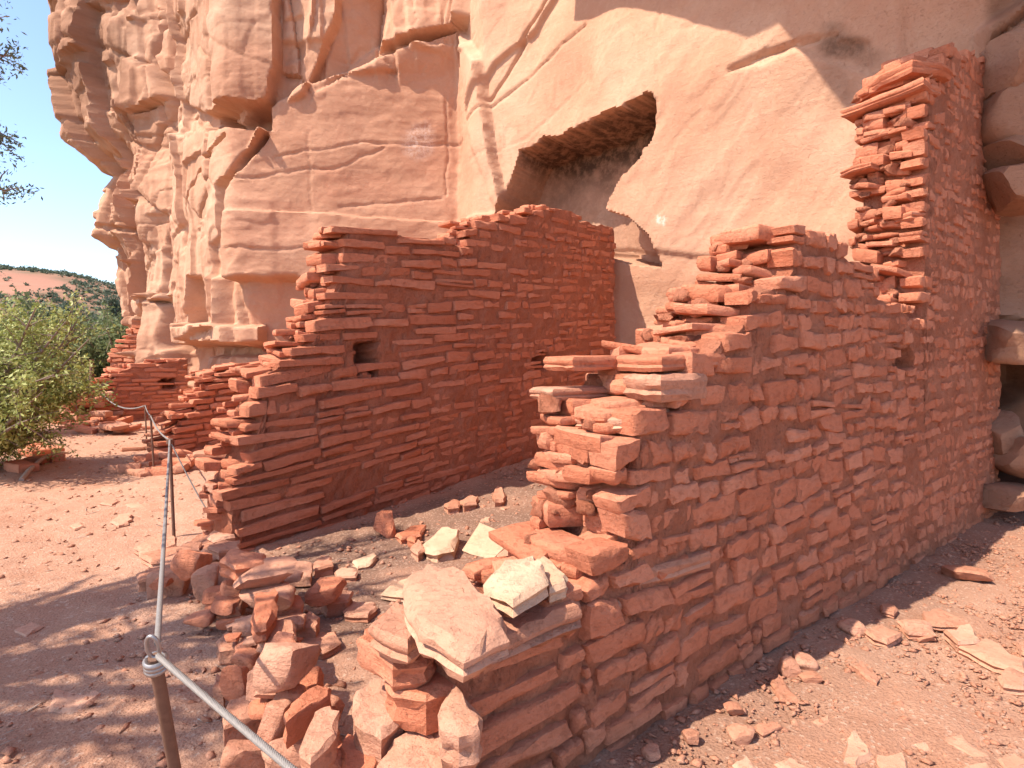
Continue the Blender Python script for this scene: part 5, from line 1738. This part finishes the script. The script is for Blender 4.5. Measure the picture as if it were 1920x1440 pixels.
plant('juniper_tree', 'small dark juniper peeping out beside the far buttress', (-27.2, 42, -1.5), blob_limbs((-27.2, 42, 3.4), (1.1, 1.1, 2.6), 22, 16), 0.2, M_JUNI, 0.12, 0.5, 36, 0.2, 10, 16, 'tree', None, (-27.2, 42, 1.5), 0.8)
# fallen branch under the shrub
v, f = tube(bezier(G(40, 900), (G(85, 872) + Vector((0, 0, 0.25))), G(132, 850), 8), [0.03, 0.03, 0.028, 0.026, 0.024, 0.022, 0.018, 0.014, 0.008], 7)
tag(mesh_obj('fallen_branch', v, f, M_WOOD, None, 60), 'bare grey branch lying under the leafy shrub', 'branch')


# ------------------------------------------------------------------ far hill
def hill_h(x, y):
    prof_px = np.array([-900, -400, -100, 0, 60, 130, 200, 260, 400, 800, 1600, 2600])
    prof_py = np.array([470, 480, 497, 503, 508, 520, 540, 556, 590, 640, 655, 655])
    px = CX + F * x / np.maximum(y, 1)
    top = CH + (HY - np.interp(px, prof_px, prof_py)) / F * 330.0
    t = smooth(120, 330, y)
    back = 1 - 0.4 * smooth(340, 620, y)
    return -9.5 + (top + 9.5) * t * back + 1.5 * fbm(x * 0.02, y * 0.02, 1.0, 4) * t


def build_hill():
    xs = np.linspace(-620, 500, 190)
    ys = np.linspace(110, 620, 130)
    X, Y = np.meshgrid(xs, ys)
    Z = hill_h(X, Y)
    idx = np.arange(X.size).reshape(X.shape)
    q = np.stack([idx[:-1, :-1], idx[:-1, 1:], idx[1:, 1:], idx[1:, :-1]], -1).reshape(-1, 4)
    m = np_mesh('hill', np.stack([X, Y, Z], -1).reshape(-1, 3), q)
    shade(m)
    t = NT('hill_earth')
    p = t.pos(scale=(1, 1, 3))
    col = t.mix(t.ramp(t.noise(p, 0.05, 6, 0.65), [(0.42, (0, 0, 0)), (0.58, (1, 1, 1))]), (0.17, 0.115, 0.070), (0.33, 0.160, 0.105))
    col = t.mix(t.math('MULTIPLY', t.noise(p, 0.4, 5, 0.7), 0.4), col, (0.12, 0.12, 0.06))
    a = t.n('ShaderNodeAttribute')
    a.attribute_name = 'bare'
    col = t.mix(a.outputs['Fac'], col, t.mix(t.noise(t.pos(scale=(0.2, 0.2, 4)), 0.15, 5, 0.6), (0.31, 0.140, 0.090), (0.40, 0.205, 0.140)))
    t.done(col)
    px = CX + F * X / Y
    py = HY - (Z - CH) / Y * F
    bare = smooth(1.15, 0.8, np.hypot((px + 10) / 130, (py - 530) / 22) + 0.25 * fbm(X * 0.05, Y * 0.05, 2.0, 3))
    at = m.attributes.new('bare', 'FLOAT', 'POINT')
    at.data.foreach_set('value', bare.ravel().astype(np.float32))
    tag(link('hill', m, t.m), 'red hillside dotted with scrub beyond the valley', None, None, 'structure')
    # scrub: small clumps of leaf faces scattered over the slope
    R = np.random.RandomState(5)
    n = 4200
    x, y = R.uniform(-420, -120, n), R.uniform(170, 345, n)
    px = CX + F * x / y
    z = hill_h(x, y)
    py = HY - (z - CH) / y * F
    e = np.hypot((px + 10) / 130, (py - 530) / 22)
    ok = (px > -120) & (px < 330) & ((e > 1.05) | (R.rand(n) < 0.06))
    x, y, z = x[ok], y[ok], z[ok]
    k = len(x)
    s = R.uniform(0.6, 1.7, k)
    per = 26
    off = R.normal(size=(k, per, 3)) * np.array([0.5, 0.5, 0.36])
    C = np.stack([x, y, z + 0.45 * s], -1)[:, None] + off * s[:, None, None]
    V, q = leaf_mesh(C.reshape(-1, 3), None, 0.42, 0.8, R)
    m2 = np_mesh('hillside_scrub', V, q)
    tag(link('hillside_scrub', m2, M_JUNI), 'dark scrub bushes scattered over the red hillside', 'scrub', None, 'stuff')
    # valley trees that read as one mass
    n = 420
    y = R.uniform(46, 130, n)
    px = R.uniform(-150, 330, n)
    x = (px - CX) / F * y
    z = ground_z(x, y)
    s = R.uniform(1.6, 3.4, n)
    C = np.stack([x, y, z + 0.9 * s], -1)[:, None] + R.normal(size=(n, 130, 3)) * (np.array([0.62, 0.62, 0.45]) * s[:, None, None])
    V, q = leaf_mesh(C.reshape(-1, 3), None, 0.24, 0.7, R)
    m3 = np_mesh('valley_woodland', V, q)
    tag(link('valley_woodland', m3, M_FAR), 'green woodland filling the valley below the hill', 'woodland', None, 'stuff')


build_hill()
